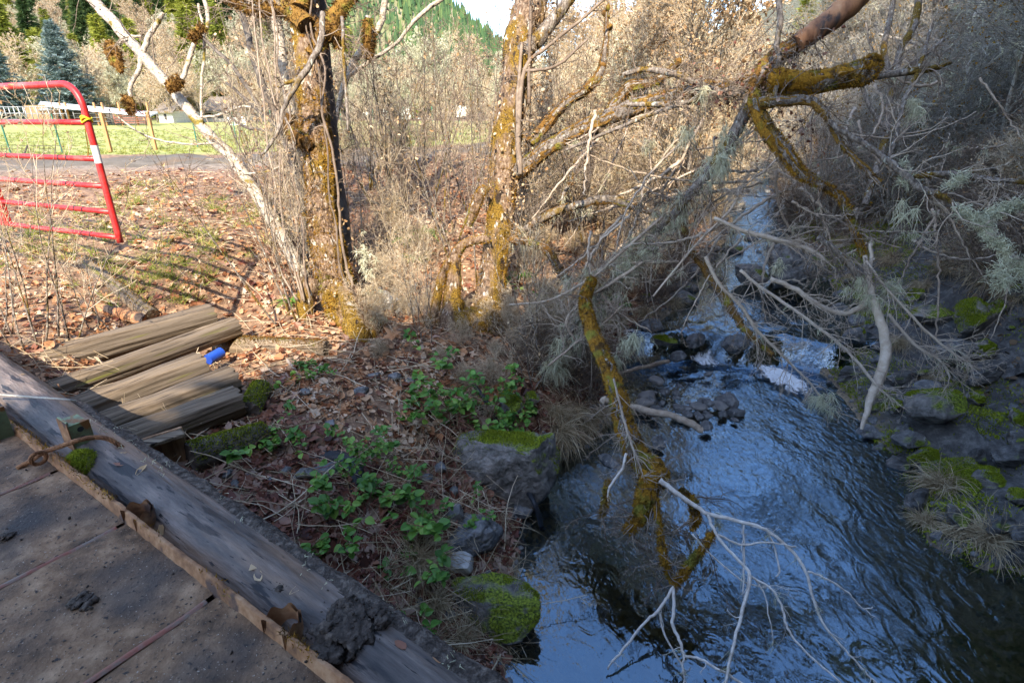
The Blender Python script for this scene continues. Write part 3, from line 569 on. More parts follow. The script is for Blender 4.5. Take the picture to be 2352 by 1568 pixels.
def on_log(u, ang, lift=0.):                                          # ang: 0 = up, + = away from the deck
    r = (cr0+(cr1-cr0)*u)[..., None]+np.asarray(lift)[..., None]; return ca+X_*(u*Lc)[..., None]+r*(np.cos(ang)[..., None]*Zz+np.sin(ang)[..., None]*Yy)
sgn = 1 if Yy@EN > 0 else -1
mb = MB(); nu, na = 420, 22; U = np.linspace(.30, .99, nu)[:, None]+np.zeros((1, na)); lo = .72+.36*vnoise(U[:, 0]*Lc, U[:, 0]*0, .9, 4)+.10*vnoise(U[:, 0]*Lc, U[:, 0]*0+7, 6); lo = np.where(U[:, 0] < .36, lo+(.36-U[:, 0])*9, lo)
A = lo[:, None]+(2.1-lo[:, None])*np.linspace(0, 1, na)[None]; lift = .004+.030*sstep(0, .16, np.linspace(0, 1, na))[None]*(1+.8*vnoise(U*Lc, A, 7, 4))+.004*rng.random(U.shape)
P = on_log(U, A*sgn, lift); i = np.arange(nu-1)[:, None]*na+np.arange(na-1)[None]; q = np.stack([i, i+1, i+na+1, i+na], -1).reshape(-1, 4); mb.add(P.reshape(-1, 3), q)
mb.build('bark_strip', M['bark_log'], curb)
for u, ang in ((.655, -.45), (.735, .25), (.80, -.6), (.93, -.35), (.575, .1)):   # knots
    mb = MB(); c = on_log(np.array(u), np.array(ang*sgn), np.array(-.004)); nn_ = nrm(c-(ca+X_*u*Lc)); t2 = nrm(np.cross(nn_, X_)); a = np.arange(24)*2*PI/24
    for r_, h_ in ((.044, 0.), (.034, .007), (.024, .002), (.019, .006), (.009, .001), (.002, .003)): mb.v.append(c+(np.cos(a)*r_*1.25)[:, None]*X_+(np.sin(a)*r_)[:, None]*t2+nn_*h_)
    mb.n = 144; i = np.arange(5)[:, None]*24+np.arange(24)[None]; j = np.arange(5)[:, None]*24+(np.arange(24)[None]+1) % 24
    mb.q.append(np.stack([i, j, j+24, i+24], -1).reshape(-1, 4)); mb.build('knot', M['bark_dark'], curb)
mb = MB(); k = 46; u = rng.uniform(.40, .98, k); p = on_log(u, rng.uniform(.25, 1.1, k)*sgn, np.full(k, .03)); strands(mb, p, 5, (.01, .03), .0016, 1.2, 3); mb.build('lichen', M['lichen'], curb)['kind'] = 'stuff'

def lumps(mb, c, n, spread, r0, r1, lev=3, nrmv=EZ):
    for _ in range(n):
        o = rng.normal(size=3)*np.asarray(spread); r = rng.uniform(r0, r1); rock(mb, np.asarray(c)+o, r*rng.uniform(.8, 1.6), r, r*rng.uniform(.5, .9), lev, 4, .75)
    for _ in range(n*7):
        o = rng.normal(size=3)*np.asarray(spread)*1.25+nrmv*rng.uniform(0, .5)*r0; r = rng.uniform(.15, .4)*r0; rock(mb, np.asarray(c)+o, r*rng.uniform(.8, 1.8), r, r, 2, 4, .6)
mb = MB()
for px, py, n, sp, r0, r1 in ((795, 1395, 9, .028, .014, .03), (790, 1450, 16, .035, .016, .036), (850, 1435, 9, .03, .012, .03), (760, 1500, 8, .022, .012, .024), (740, 1450, 6, .02, .012, .022)):
    lumps(mb, onz(px, py, 1.83), n, sp*np.array([1, 1, .35]), r0, r1)
rock(mb, onz(795, 1440, 1.835), .11, .075, .025, 4, 3, .6); rock(mb, onz(755, 1490, 1.83), .06, .05, .02, 3, 3, .5); tag(mb.build('mud_clump', M['mud'], origin=onz(800, 1440, 1.83)), 'wet dark mud clump heaped on top of the bridge log', 'mud')
for k, (px, py, n, sp, lab) in enumerate(((183, 1380, 12, .022, 'large crumbled dark mud clod on the steel deck'), (15, 1230, 6, .016, 'small mud clod at the left edge of the steel deck'), (640, 1352, 4, .008, 'small dark mud clod stuck on the log above the mud clump'))):
    mb = MB(); z = 1.80 if k < 2 else 1.85; c = onz(px, py, z+.012); lumps(mb, c, n, sp*np.array([1, 1, .3]), .006, .018 if k < 2 else .01); rock(mb, c, sp*1.8, sp*1.5, sp*.5, 3, 3, .6); tag(mb.build('mud_clod', M['mud'], origin=c), lab, 'mud', 'mud clods')
mb = MB(); n = 420; tt = rng.uniform(-4, .5, n); ww = rng.uniform(-1.0, .62, n); r = rng.uniform(.0015, .006, n)
v, t = ico(1)
for a_, b_, c_ in zip(tt, ww, r): mb.add(br(a_, b_, 1.804)+v*c_*rng.uniform(.6, 1.4, 3), t=t)
tag(mb.build('deck_grit', M['mud'], smooth=False), 'loose grit and crumbs of dirt scattered on the steel deck', 'grit', kind='stuff')
# leaves lying on the log and deck
spots = [(605, 1272, .075, 1, 'leaf_tan'), (585, 1300, .06, 1, 'leaf_tan'), (690, 1335, .05, 1, 'leaf_tan'), (1020, 1500, .07, 1, 'leaf_dry'), (930, 1475, .055, 1, 'leaf_wet'), (365, 1195, .06, 1, 'leaf_tan'), (375, 1225, .04, 1, 'leaf_dry'), (655, 1312, .06, 1, 'leaf_wet'), (485, 1402, .03, 0, 'leaf_tan'), (365, 1505, .022, 0, 'leaf_dry'), (640, 1630, .05, 0, 'leaf_wet'),
         (245, 935, .06, 1, 'leaf_tan'), (55, 850, .05, 1, 'leaf_tan'), (115, 835, .05, 1, 'leaf_dry'), (290, 1060, .07, 1, 'leaf_wet'), (310, 1085, .08, 1, 'leaf_tan'), (272, 1035, .04, 1, 'leaf_tan')]
lab = {'leaf_tan': 'pale curled dead leaf', 'leaf_dry': 'brown dead leaf', 'leaf_wet': 'dark wet dead leaf'}
for px, py, sz, onl, mt in spots:
    mb = MB(); c = onz(px, py, 1.80 if not onl else 1.855); nv = EZ+rng.normal(size=3)*.15
    if onl:
        w_ = c-ca; u = np.clip(w_@X_/Lc, 0, 1); yo = w_@Yy; r = cr0+(cr1-cr0)*u; c = ca+X_*u*Lc+Yy*yo+Zz*math.sqrt(max(1e-4, (r+.008)**2-yo*yo)); nv = nrm(c-(ca+X_*u*Lc))
    leaves(mb, np.array([c]), nrm(np.array([nv])), sz, .22, .3); tag(mb.build('fallen_leaf', M[mt], origin=c), lab[mt]+(' lying on the weathered bridge log' if onl else ' lying on the steel deck'), 'leaf', 'fallen leaves on the bridge')
# bracket, cable, rope, moss clump
bk = thing('steel_bracket', 'green painted steel bracket with two round holes standing beside the bridge log', 'bracket', onz(185, 1010, 1.85))
c0 = onz(188, 995, 1.90); A3 = (E1, EN, EZ)
mb = MB()
box(mb, c0-E1*.006, .012, .095, .125, A3, .002); box(mb, c0+EN*-.042-E1*.068, .11, .010, .16, A3, .002); box(mb, c0+EZ*.057-E1*.068, .11, .075, .010, A3, .002)
mb.build('channel', M['green_paint'], bk, False, None).matrix_parent_inverse = Matrix.Translation(bk.location).inverted()
def pbuild(mb, name, mt, par, smooth=True):
    o = mb.build(name, mt, par, smooth); o.matrix_parent_inverse = Matrix.Translation(par.location).inverted(); return o
for dz in (.026, -.026):
    mb = MB(); a = np.arange(20)*2*PI/20; c = c0+E1*.0015+EZ*dz; mb.add(np.vstack([c+(np.cos(a)*.0145)[:, None]*EN+(np.sin(a)*.0145)[:, None]*EZ, [c]]), t=[[20, u, (u+1) % 20] for u in range(20)]); pbuild(mb, 'hole_shade_disc', M['black'], bk)  # flat disc on the face; black colour stands in for the shade inside a hole
mb = MB(); box(mb, c0-E1*.06-EN*.049-EZ*.01, .125, .006, .17, A3, .001); pbuild(mb, 'rusty_plate', M['rust'], bk, False)
st = thing('steel_post', 'short rusty steel post stub cut off by the left edge beside the deck lip', 'post', onz(6, 985, 1.85)); c1 = onz(3, 975, 1.88)
mb = MB(); box(mb, c1, .02, .07, .2, A3, .002); pbuild(mb, 'post', M['green_paint'], st, False); mb = MB(); box(mb, c1-EN*.04, .09, .008, .2, A3, .001); pbuild(mb, 'flange', M['rust'], st, False)
def rope_mesh(mb, P, r, turns=60, k=10):
    P = cr(P, 16); n = len(P); tubes(mb, P, np.full(n, r*.72), k)
    T = nrm(np.gradient(P, axis=0)); N_ = nrm(np.cross(T, [.3, .2, 1])); B_ = np.cross(T, N_)
    L_ = np.r_[0, np.cumsum(np.linalg.norm(np.diff(P, axis=0), axis=1))]
    for s in range(5):
        ph = L_*turns+s*2*PI/5; tubes(mb, P+r*.62*(np.cos(ph)[:, None]*N_+np.sin(ph)[:, None]*B_), np.full(n, r*.42), 5)
mb = MB(); rope_mesh(mb, [onz(40, 1075, 1.80), onz(66, 1060, 1.82), onz(100, 1038, 1.87), onz(140, 1024, 1.90), onz(175, 1012, 1.925), onz(215, 1004, 1.915), onz(250, 1008, 1.89), onz(283, 1030, 1.82), onz(300, 1052, 1.72)], .0125)
rope_mesh(mb, [onz(88, 1052, 1.86)+np.array([0, 0, .03*math.sin(a)])+E1*.0+EN*.03*math.cos(a) for a in np.linspace(0, 9, 24)], .010)
tag(mb.build('steel_cable', M['cable'], origin=onz(180, 1015, 1.9)), 'rusty twisted steel cable looped behind the bracket and over the log', 'cable')
mb = MB(); tubes(mb, cr([onz(-60, 900, 1.93), onz(0, 906, 1.92), onz(80, 912, 1.905), onz(150, 917, 1.885), onz(175, 921, 1.85)], 6), np.full(25, .0055), 7)
tag(mb.build('rope', M['rope'], origin=onz(80, 912, 1.9)), 'thin pale rope stretched across the top of the bridge log', 'rope')
mb = MB(); c = onz(190, 1062, 1.80)
for _ in range(16): 
    o = rng.uniform(-1, 1, 3)*np.array([.045, .03, .018]); rock(mb, c+o+E1*.01, .03, .03, .026, 3, 3, .2)
o = mb.build('moss_clump', M['moss_green'], origin=c); tag(o, 'bright green moss clump growing under the steel bracket', 'moss')
mb = MB(); k = 9000; p = rng.normal(size=(k, 3)); p = nrm(p)*np.array([.095, .065, .06])*rng.uniform(.8, 1.08, (k, 1)); d = nrm(p+rng.normal(size=p.shape)*.03); p = p@np.array([E1, EN, EZ]); d = d@np.array([E1, EN, EZ])
blades(mb, p+E1*.01, d*rng.uniform(.006, .02, (k, 1)), nrm(rng.normal(size=(k, 3)))*.002); mb.build('moss_fronds', M['moss_green'], o, smooth=False)['kind'] = 'stuff'

# ------------------------------------------------------------------ timber sleepers and wood beside the bridge
sl = [((95, 836), (486, 727), 1.385, .105, .115, 'split sunlit moss-edged sleeper farthest from the deck', .4), ((118, 903), (541, 750), 1.34, .078, .085, 'narrow round sleeper second from the mossy far one', 1.2),
      ((178, 952), (462, 842), 1.30, .105, .11, 'short stout middle sleeper with a rounded sawn end', 2.1), ((225, 995), (536, 874), 1.275, .105, .108, 'long grooved sleeper next to the nearest one', 3.0), ((285, 1020), (547, 920), 1.24, .10, .10, 'nearest sleeper with moss on its sawn end', 4.4)]
for (a, b, z, r0, r1, lb, ro) in sl:
    A_, B_ = onz(*a, z), onz(*b, z); o = log_obj('timber_sleeper', M['timber'], A_, B_, r0*1.16, r1*1.16, None, ro*.06, k=48, n=70, groove=.17, rag=.035, square=.75); tag(o, lb, 'sleeper', 'timber sleepers beside the bridge')
    mb = MB(); P = np.linspace(A_, B_, 14)[None]+np.array([0, 0, .0]); fuzz(mb, P+EN*0.02+np.array([-.03, .02, .0]), np.full((1, 14), r0), 150, (.006, .02), .003, .6)
    mo_ = mb.build('moss', M['moss_gold'], None, False); mo_['kind'] = 'stuff'; mo_.parent = o; mo_.matrix_parent_inverse = o.matrix_world.inverted()
o = log_obj('timber_sleeper', M['timber'], onz(5, 822, 1.45), onz(76, 800, 1.45), .09, .09, None, 1., k=36, n=20, groove=.14, rag=.02); tag(o, 'sawn sleeper stub end at the left edge above the log', 'sleeper', 'timber sleepers beside the bridge')
bd = thing('wooden_board', 'small grey board on edge-set plank at the near end of the sleepers', 'board', onz(355, 1010, 1.35))
dr_ = nrm(onz(405, 992, 1.36)-onz(310, 1022, 1.36)); d2 = np.cross(EZ, dr_)
mb = MB(); box(mb, onz(356, 1011, 1.37), .34, .13, .028, (dr_, d2, EZ), .004); pbuild(mb, 'top_board', M['timber'], bd, False)
mb = MB(); box(mb, onz(385, 1035, 1.24), .24, .028, .30, (dr_, d2, EZ), .004); pbuild(mb, 'upright_plank', M['barn_wood'], bd, False)
# poles left of the gate shadow, mossy logs below the sleepers
def ground_log(name, pts, r0, r1, mt, lab, cat='log', lift=.6, moss=None, **kw):
    a, _ = gxy(*pts[0]); b, _ = gxy(*pts[1]); a[2] += r0*lift; b[2] += r1*lift; o = log_obj(name, M[mt], a, b, r0, r1, None, rng.uniform(0, 6), **kw); tag(o, lab, cat)
    if moss:
        mb = MB(); P = np.linspace(a, b, 14)[None]; R = np.linspace(r0, r1, 14)[None]; fuzz(mb, P+np.array([0, 0, .012]), R, moss[0]*3, (.006, .022), .005, .7); x = mb.build('moss', M[moss[1]], None, False); x['kind'] = 'stuff'; x.parent = o; x.matrix_parent_inverse = o.matrix_world.inverted()
    return o
ground_log('fallen_pole', ((195, 610), (352, 738)), .075, .085, 'timber', 'pale peeled fallen pole with a mossy top edge in the leaf litter', moss=(500, 'moss_gold'))
ground_log('fallen_pole', ((190, 705), (335, 748)), .05, .075, 'dead_wood', 'short orange-tan barkless pole lying left of the sleepers')
ground_log('mossy_log', ((505, 805), (752, 812)), .11, .085, 'timber', 'low moss-covered log lying right of the blue cup in the leaves', moss=(2600, 'moss_brown'))
ground_log('mossy_log', ((440, 1075), (612, 1010)), .12, .09, 'bark_dark', 'dark rotten log with green moss under the nearest sleeper', moss=(2200, 'moss_green'))
ground_log('mossy_log', ((575, 960), (602, 905)), .09, .09, 'bark_dark', 'stubby mossy log end beside the sleeper ends', moss=(1400, 'moss_green'))
ground_log('dead_stick', ((660, 830), (725, 915)), .018, .014, 'twig_pale', 'thin pale straight stick lying in the sunlit leaves', 'stick')
cup = thing('blue_can', 'open blue cylinder can with white inside lying on the leaves beside the sleepers', 'can', onz(498, 812, 1.22))
a = onz(478, 826, 1.24); b = onz(516, 804, 1.26); ax = nrm(b-a); n1 = nrm(np.cross(ax, EZ)); n2 = np.cross(ax, n1); an = np.arange(28)*2*PI/28; L_ = .165; r_ = .052
def cyl(r, x0, x1): return np.stack([a+ax*x+(np.cos(an)*r)[:, None]*n1+(np.sin(an)*r)[:, None]*n2 for x in (x0, x1)])
qq = np.array([[u, (u+1) % 28, 28+(u+1) % 28, 28+u] for u in range(28)])
mb = MB(); mb.add(cyl(r_, 0, L_), qq); mb.add(cyl(r_*1.0, 0, 0)*np.r_[1]*1, qq); mb.add(np.vstack([cyl(r_, 0, 0)[0], [a]]), t=[[28, u, (u+1) % 28] for u in range(28)]); pbuild(mb, 'shell', M['blue_plastic'], cup)
mb = MB(); mb.add(cyl(r_-.004, .004, L_), qq[:, ::-1]); v = cyl(r_, L_, L_)[0]; v2 = cyl(r_-.004, L_, L_)[0]; mb.add(np.vstack([v, v2]), qq); mb.add(np.vstack([cyl(r_-.004, .004, .004)[0], [a+ax*.004]]), t=[[28, (u+1) % 28, u] for u in range(28)]); pbuild(mb, 'lining', M['white_paint'], cup)

# ------------------------------------------------------------------ red farm gate
gp = np.array([-3.47, 4.8, 0]); gd = np.array([-.917, .398, 0]); zb = [2.45, 2.67, 2.886, 3.107, 3.394]
gate = thing('farm_gate', 'red tubular steel farm gate swung open above the leafy bank', 'gate', tuple(gp+EZ*2.41)); GL = 3.6; rr = .0245
a = np.linspace(0, PI/2, 9); ct_ = [gp+EZ*2.405]+[gp+EZ*z for z in np.linspace(2.5, 3.48, 8)]+[gp+gd*(.19*(1-math.cos(t)))+EZ*(3.49+.19*math.sin(t)) for t in a]+[gp+gd*x+EZ*3.68 for x in np.linspace(.3, GL-.3, 12)]+[gp+gd*(GL-.19*(1-math.cos(t)))+EZ*(3.49+.19*math.sin(t)) for t in a[::-1]]+[gp+gd*GL+EZ*z for z in np.linspace(3.4, 2.4, 6)]
mb = MB(); tubes(mb, np.array(ct_), np.full(len(ct_), rr*1.08), 16); pbuild(mb, 'frame_tube', M['red_paint'], gate)
for z in zb:
    mb = MB(); p = np.linspace(gp+gd*.02+EZ*z, gp+gd*(GL-.02)+EZ*z, 12); tubes(mb, p, np.full(12, rr*.9), 14); pbuild(mb, 'rail', M['red_paint'], gate)
for x in (1.72, 3.3):
    mb = MB(); box(mb, gp+gd*x+EZ*3.06+np.cross(gd, EZ)*-.0, .085, .058, 1.25, (gd, np.cross(EZ, gd), EZ), .006); pbuild(mb, 'brace', M['red_paint'], gate, False)
mb = MB(); p = np.linspace(gp+EZ*3.075, gp+EZ*3.215, 4); tubes(mb, p, np.full(4, rr*1.12), 18, False); pbuild(mb, 'white_tape', M['white_paint'], gate)
for x in (.42, .30, 1.2): 
    for z in zb[:4]:
        mb = MB(); c = gp+gd*(x+.03*z)+EZ*z; tubes(mb, np.array([c, c+gd*.008, c+gd*.016]), np.full(3, rr*.97), 12, False); pbuild(mb, 'band', M['black'], gate)
rb = MB(); c = gp+EZ*3.394
a = np.linspace(0, 2*PI, 20)
for dz in (.03, .045, .055): 
    p = c+EZ*(dz-.02)+gd*.006+np.stack([np.cos(a)*(rr*1.5), np.sin(a)*(rr*1.5), .012*np.sin(a*2+dz*90)], -1); tubes(rb, p, np.full(20, .007), 6)
for ang, L_ in ((-.5, .20), (.3, .28)):
    p = grow((c+gd*.04+EZ*.01)[None], (gd*ang*.4-EZ)[None], L_, 9, .08, 0)[0]; s = np.cross(gd, EZ)*.012+gd*.012; V = np.stack([p-s, p+s], 1).reshape(-1, 3); rb.add(V, [[2*u, 2*u+1, 2*u+3, 2*u+2] for u in range(8)])
tag(rb.build('ribbon', M['yellow'], origin=c), 'yellow plastic ribbon tied round the gate post and second rail', 'ribbon')

# ------------------------------------------------------------------ meadow fence, shed, house, pens
p1, _ = gxy(255, 350); p2, _ = gxy(358, 345); fdir = nrm((p2-p1)*np.array([1, 1, 0])); gap = np.linalg.norm((p2-p1)[:2])
fence = thing('wire_fence', 'wire mesh field fence with orange wooden posts along the meadow edge', 'fence', tuple(p1))
for k in range(-6, 12):
    q_ = p1+fdir*gap*k; q_[2] = H(q_[0], q_[1]); mb = MB(); wood = k in (0, 1, -3, -6)
    if wood: box(mb, q_+EZ*.58, .10, .10, 1.3, bev=.008); pbuild(mb, 'wooden_post', M['post_wood'], fence, False)
    else: box(mb, q_+EZ*.6, .035, .035, 1.35, bev=.004); box(mb, q_+EZ*1.2, .036, .037, .12); pbuild(mb, 'steel_post', mat('tpost_green', [(.02,.10,.07), (.04,.16,.11)], 9, 3, .6, 0), fence, False)
mb = MB(); tt = np.linspace(-6*gap, 11*gap, 70); L0 = p1+fdir*tt[:, None]; hz = H(L0[:, 0], L0[:, 1])
for z in np.linspace(.12, 1.15, 9): q_ = L0.copy(); q_[:, 2] = hz+z; tubes(mb, q_, np.full(len(tt), .003), 3, False)
tv = np.arange(-6*gap, 11*gap, .3); q_ = p1+fdir*tv[:, None]; hv = H(q_[:, 0], q_[:, 1]); a_, b_ = q_.copy(), q_.copy(); a_[:, 2] = hv+.1; b_[:, 2] = hv+1.15; tubes(mb, np.stack([a_, b_], 1), np.full((len(tv), 2), .0025), 3, False)
pbuild(mb, 'wire_mesh', M['wire'], fence)
wp = thing('mesh_fence', 'loose dark wire mesh panel leaning on a stake behind the gate', 'wire panel', tuple(at(60, 372, 13)))
mb = MB(); o_ = at(-60, 372, 13.); ux = at(140, 374, 13.)-o_; uz = at(-60, 333, 13.)-o_
for k in range(17): tubes(mb, np.stack([o_+ux*k/16, o_+ux*k/16+uz]), np.full(2, .005), 3, False)
for k in range(6): tubes(mb, np.stack([o_+uz*k/5, o_+ux+uz*k/5]), np.full(2, .005), 3, False)
pbuild(mb, 'mesh', M['bark_dark'], wp); mb = MB(); tubes(mb, np.stack([at(48, 374, 12.9), at(63, 334, 12.9)]), np.full(2, .018), 5); pbuild(mb, 'stake', M['bark_dark'], wp)

sh = thing('open_shed', 'low open farm shed with a white metal roof across the meadow', 'shed', tuple(at(225, 285, 60)))
r1, r2, r3, r4 = at(92, 233, 64), at(362, 258, 58), at(345, 265, 55.5), at(108, 243, 55)
mb = MB(); V = np.array([r1, r2, r3, r4]); mb.add(np.vstack([V, V-EZ*.14]), [[3,2,1,0],[4,5,6,7],[0,1,5,4],[1,2,6,5],[2,3,7,6],[3,0,4,7]]); pbuild(mb, 'roof', M['metal_roof'], sh, False)
mb = MB(); e1_, e2_, e3_ = at(80, 252, 60), at(92, 233.5, 64), at(140, 250, 57); mb.add([e1_, e2_, e3_, e1_-EZ*.12, e2_-EZ*.12, e3_-EZ*.12], t=[[0,1,2],[3,5,4]], q=[[0,2,5,3],[0,3,4,1]]); pbuild(mb, 'lean_to_roof', M['galv'], sh, False)
mb = MB(); c = at(98, 266, 60); box(mb, c, 3.4, .12, 2.1, bev=.01); pbuild(mb, 'plank_wall', M['barn_wood'], sh, False)
for px in (150, 163, 228, 246, 283, 318, 348): mb = MB(); b_ = at(px, 287, 57); box(mb, b_+EZ*1.0, .16, .16, 2.3, bev=.01); pbuild(mb, 'post', M['post_wood'], sh, False)
mb = MB(); c = at(245, 272, 63); box(mb, c, 10., .1, 1.6); pbuild(mb, 'back_wall', M['bark_dark'], sh, False)
def pen(name, x0, x1, yb, s, h, rails, mt, lab, group=None, step=10):
    t = thing(name, lab, 'pen', tuple(at((x0+x1)/2, yb, s)), group); A_ = at(x0, yb, s); B_ = at(x1, yb, s)
    for z in np.linspace(.2, h, rails): mb = MB(); tubes(mb, np.stack([A_+EZ*z, B_+EZ*z]), np.full(2, .045), 5); pbuild(mb, 'rail', M[mt], t)
    for u in np.linspace(0, 1, max(2, int((x1-x0)/step))): mb = MB(); q_ = A_*(1-u)+B_*u; tubes(mb, np.stack([q_, q_+EZ*(h+.06)]), np.full(2, .05), 5); pbuild(mb, 'upright', M[mt], t)
pen('corral_panel', 266, 335, 287, 56, 1.3, 6, 'red_rail', 'rusty red corral panels under the shed roof', step=24)
pen('corral_panel', 8, 62, 280, 54, 1.35, 3, 'galv', 'pale grey metal corral panel left of the plank wall', step=8)
pen('corral_panel', 66, 158, 282, 53, 1.4, 3, 'galv', 'pale grey metal corral panel in front of the plank wall', step=11)
pen('corral_panel', 175, 260, 284, 56, 1.3, 4, 'wire', 'dark green corral panel behind the red gate post', step=20)
pen('field_gate', 528, 566, 296, 56, 1.0, 5, 'white_paint', 'small white field gate at the far side of the meadow', step=9)
def house(x0, x1, yt, yb, s, lab, wins):
    t = thing('farm_house', lab, 'house', tuple(at((x0+x1)/2, yb, s))); A_, B_ = at(x0, yb, s), at(x1, yb, s); w = np.linalg.norm(B_-A_); h = (yb-yt)*s/F*.95; c = (A_+B_)/2
    mb = MB(); box(mb, c+EZ*h/2+np.array([0, 4, 0]), w, 8, h); pbuild(mb, 'wall', M['house_wall'], t, False)
    mb = MB(); V = [c+np.array([sx*(w/2+.4), y, h+z]) for sx in (-1, 1) for y, z in ((-.5, -.1), (4, 1.9), (8.5, -.1))]; mb.add(np.vstack([V, np.array(V)-EZ*.15]), [[0,3,4,1],[1,4,5,2],[6,7,10,9],[7,8,11,10],[0,6,9,3],[2,5,11,8],[0,1,7,6],[1,2,8,7],[3,9,10,4],[4,10,11,5]]); pbuild(mb, 'roof', M['bark_grey'], t, False)
    for u in wins: mb = MB(); box(mb, A_*(1-u)+B_*u+EZ*h*.55+np.array([0, -.02, 0]), w*.14, .1, h*.42); pbuild(mb, 'window', M['glass_dark'], t, False)
house(468, 560, 254, 281, 78, 'cream farmhouse half hidden by brush behind the leaning pale trunk', (.2, .45, .8))
house(368, 400, 256, 285, 70, 'small pale outbuilding at the right end of the shed', (.5,))
# ------------------------------------------------------------------ the traced trees over the creek
def root(name, label, cat, pt, group=None): 
    o = thing(name, label, cat, tuple(pt), group); return o
def addp(mb, name, mt, par, smooth=True, kind=None):
    if mb.n == 0: return None
    o = pbuild(mb, name, M[mt] if isinstance(mt, str) else mt, par, smooth)
    if kind or name in ('moss', 'lichen', 'dry_leaves', 'twigs', 'foliage', 'catkins'): o['kind'] = 'stuff'
    return o
def barkify(P, R, amp=.08, sd=0):
    """fine resample so trunks get lumps"""
    P, R = P[0], R[0]; n = max(40, int(np.linalg.norm(np.diff(P, axis=0), axis=1).sum()/.035)); u = np.linspace(0, len(P)-1, n); i = np.minimum(u.astype(int), len(P)-2); f = (u-i)[:, None]
    return (P[i]*(1-f)+P[i+1]*f)[None], (R[i]*(1-f[:, 0])+R[i+1]*f[:, 0])[None]
def trunk(mb, P, R, k=28, amp=.14, sd=None):
    P, R = barkify(P, R); n = P.shape[1]; T = nrm(np.gradient(P[0], axis=0)); N_ = nrm(np.cross(T, np.array([.1, 1, .05]))); B_ = np.cross(T, N_); a = np.arange(k)*2*PI/k
    sd = rng.uniform(0, 50) if sd is None else sd; L_ = np.r_[0, np.cumsum(np.linalg.norm(np.diff(P[0], axis=0), axis=1))]
    ca_, sa_ = np.cos(a)[None]+0*L_[:, None], np.sin(a)[None]+0*L_[:, None]; q = np.stack([ca_*.9+sd, sa_*.9, L_[:, None]*.8+0*ca_], -1).reshape(-1, 3)
    aa = np.arctan2(sa_, ca_); g = 1+amp*(1.1*n3(q, 1.2, sd)+.9*n3(q*np.array([2.2, 2.2, .7]), 2.6, sd+4)+.8*n3(q*np.array([5, 5, 1.]), 3.1, sd+8)).reshape(ca_.shape)+.35*amp*rng.normal(size=ca_.shape)*.4
    RR = R[0][:, None]*g; V = P[0][:, None]+RR[..., None]*(np.cos(a)[None, :, None]*N_[:, None]+np.sin(a)[None, :, None]*B_[:, None])
    i = np.arange(n-1)[:, None]*k+np.arange(k)[None]; j = np.arange(n-1)[:, None]*k+(np.arange(k)[None]+1) % k
    mb.add(V.reshape(-1, 3), np.stack([i, j, j+k, i+k], -1).reshape(-1, 4))
    TRK.append((P, V))
    for e in (0, n-1): mb.add(np.vstack([V[e], P[0][e][None]]), t=[[u, (u+1) % k, k] for u in range(k)])
    return P, R
def clumps(mb, P, R, n, r=(.015, .05), ext=.7):
    """cushions of moss bulging from a limb"""
    c = on_curve(P, n); Rm = R.mean(); v, t = ico(2)
    for p in c:
        q = v*(1+.35*n3(v, 2.5, rng.uniform(0, 60)))[:, None]; mb.add(p+nrm(rng.normal(size=3))*Rm*ext+q*rng.uniform(*r)*rng.uniform(.7, 1.5, 3), t=t)
def twiglets(mb, P, R, k, L, lv=2, ang=(.5, 1.2), grav=-.02, wig=.22, n=7, r0=.009, sides=4, sub=(4, 4), rmin=.0026, t0=.1, t1=1.):
    C, CR = kids(P, np.minimum(R, r0), k, t0, t1, ang, (.6, 1.3), 1., n, wig, grav, .03, rmin, .3, L=L); tubes(mb, C, CR, sides, False); out = [(C, CR)]
    for l in range(lv-1):
        C, CR = kids(C, CR, sub[l], .2, 1, (.4, 1.1), (.3, .6), .65, 5, wig, grav, .03, rmin, .4); tubes(mb, C, CR, 3, False); out.append((C, CR))
    return out

# --- tree 1: big mossy trunk left of centre
b1 = at(812, 752, 6.7); t1 = root('mossy_tree', 'big gnarled tree left of centre, its trunk coated in golden moss and vines', 'tree', b1)
mb = MB(); ms = MB(); tw = MB(); lv = MB()
P, R = trace([(845,800,150),(812,745,118),(785,690,108),(765,630,100),(748,545,94),(738,430,84),(730,330,78),(716,230,74),(707,120,78),(700,30,86),(690,-150,74),(672,-400,60),(655,-800,34),(640,-1150,12)], 6.6, 6.9)
R = R*.82; P1, R1 = trunk(mb, P, R, 60, .19)
for q, w0 in (([(838,690,50),(836,730,62),(850,800,70)], 6.4), ([(720,640,40),(700,700,34),(712,790,20)], 6.5), ([(800,660,50),(815,730,60),(825,800,66)], 6.3)): p, r = trace(q, w0); p, r = trunk(mb, p, r, 24, .2); fuzz(ms, p, r, 700, (.01, .03), .004)
addp(mb, 'trunk', 'bark_moss', t1)
keep = MB(); fuzz(ms, P1[:, :int(P1.shape[1]*.55)], R1[:, :int(P1.shape[1]*.55)], 20000, (.012, .045), .009, -.25); clumps(ms, P1[:, 20:220], R1[:, 20:220], 40, (.01, .03), .8)
addp(ms, 'moss', 'moss_gold', t1, False)
lm = MB(); ml = MB()
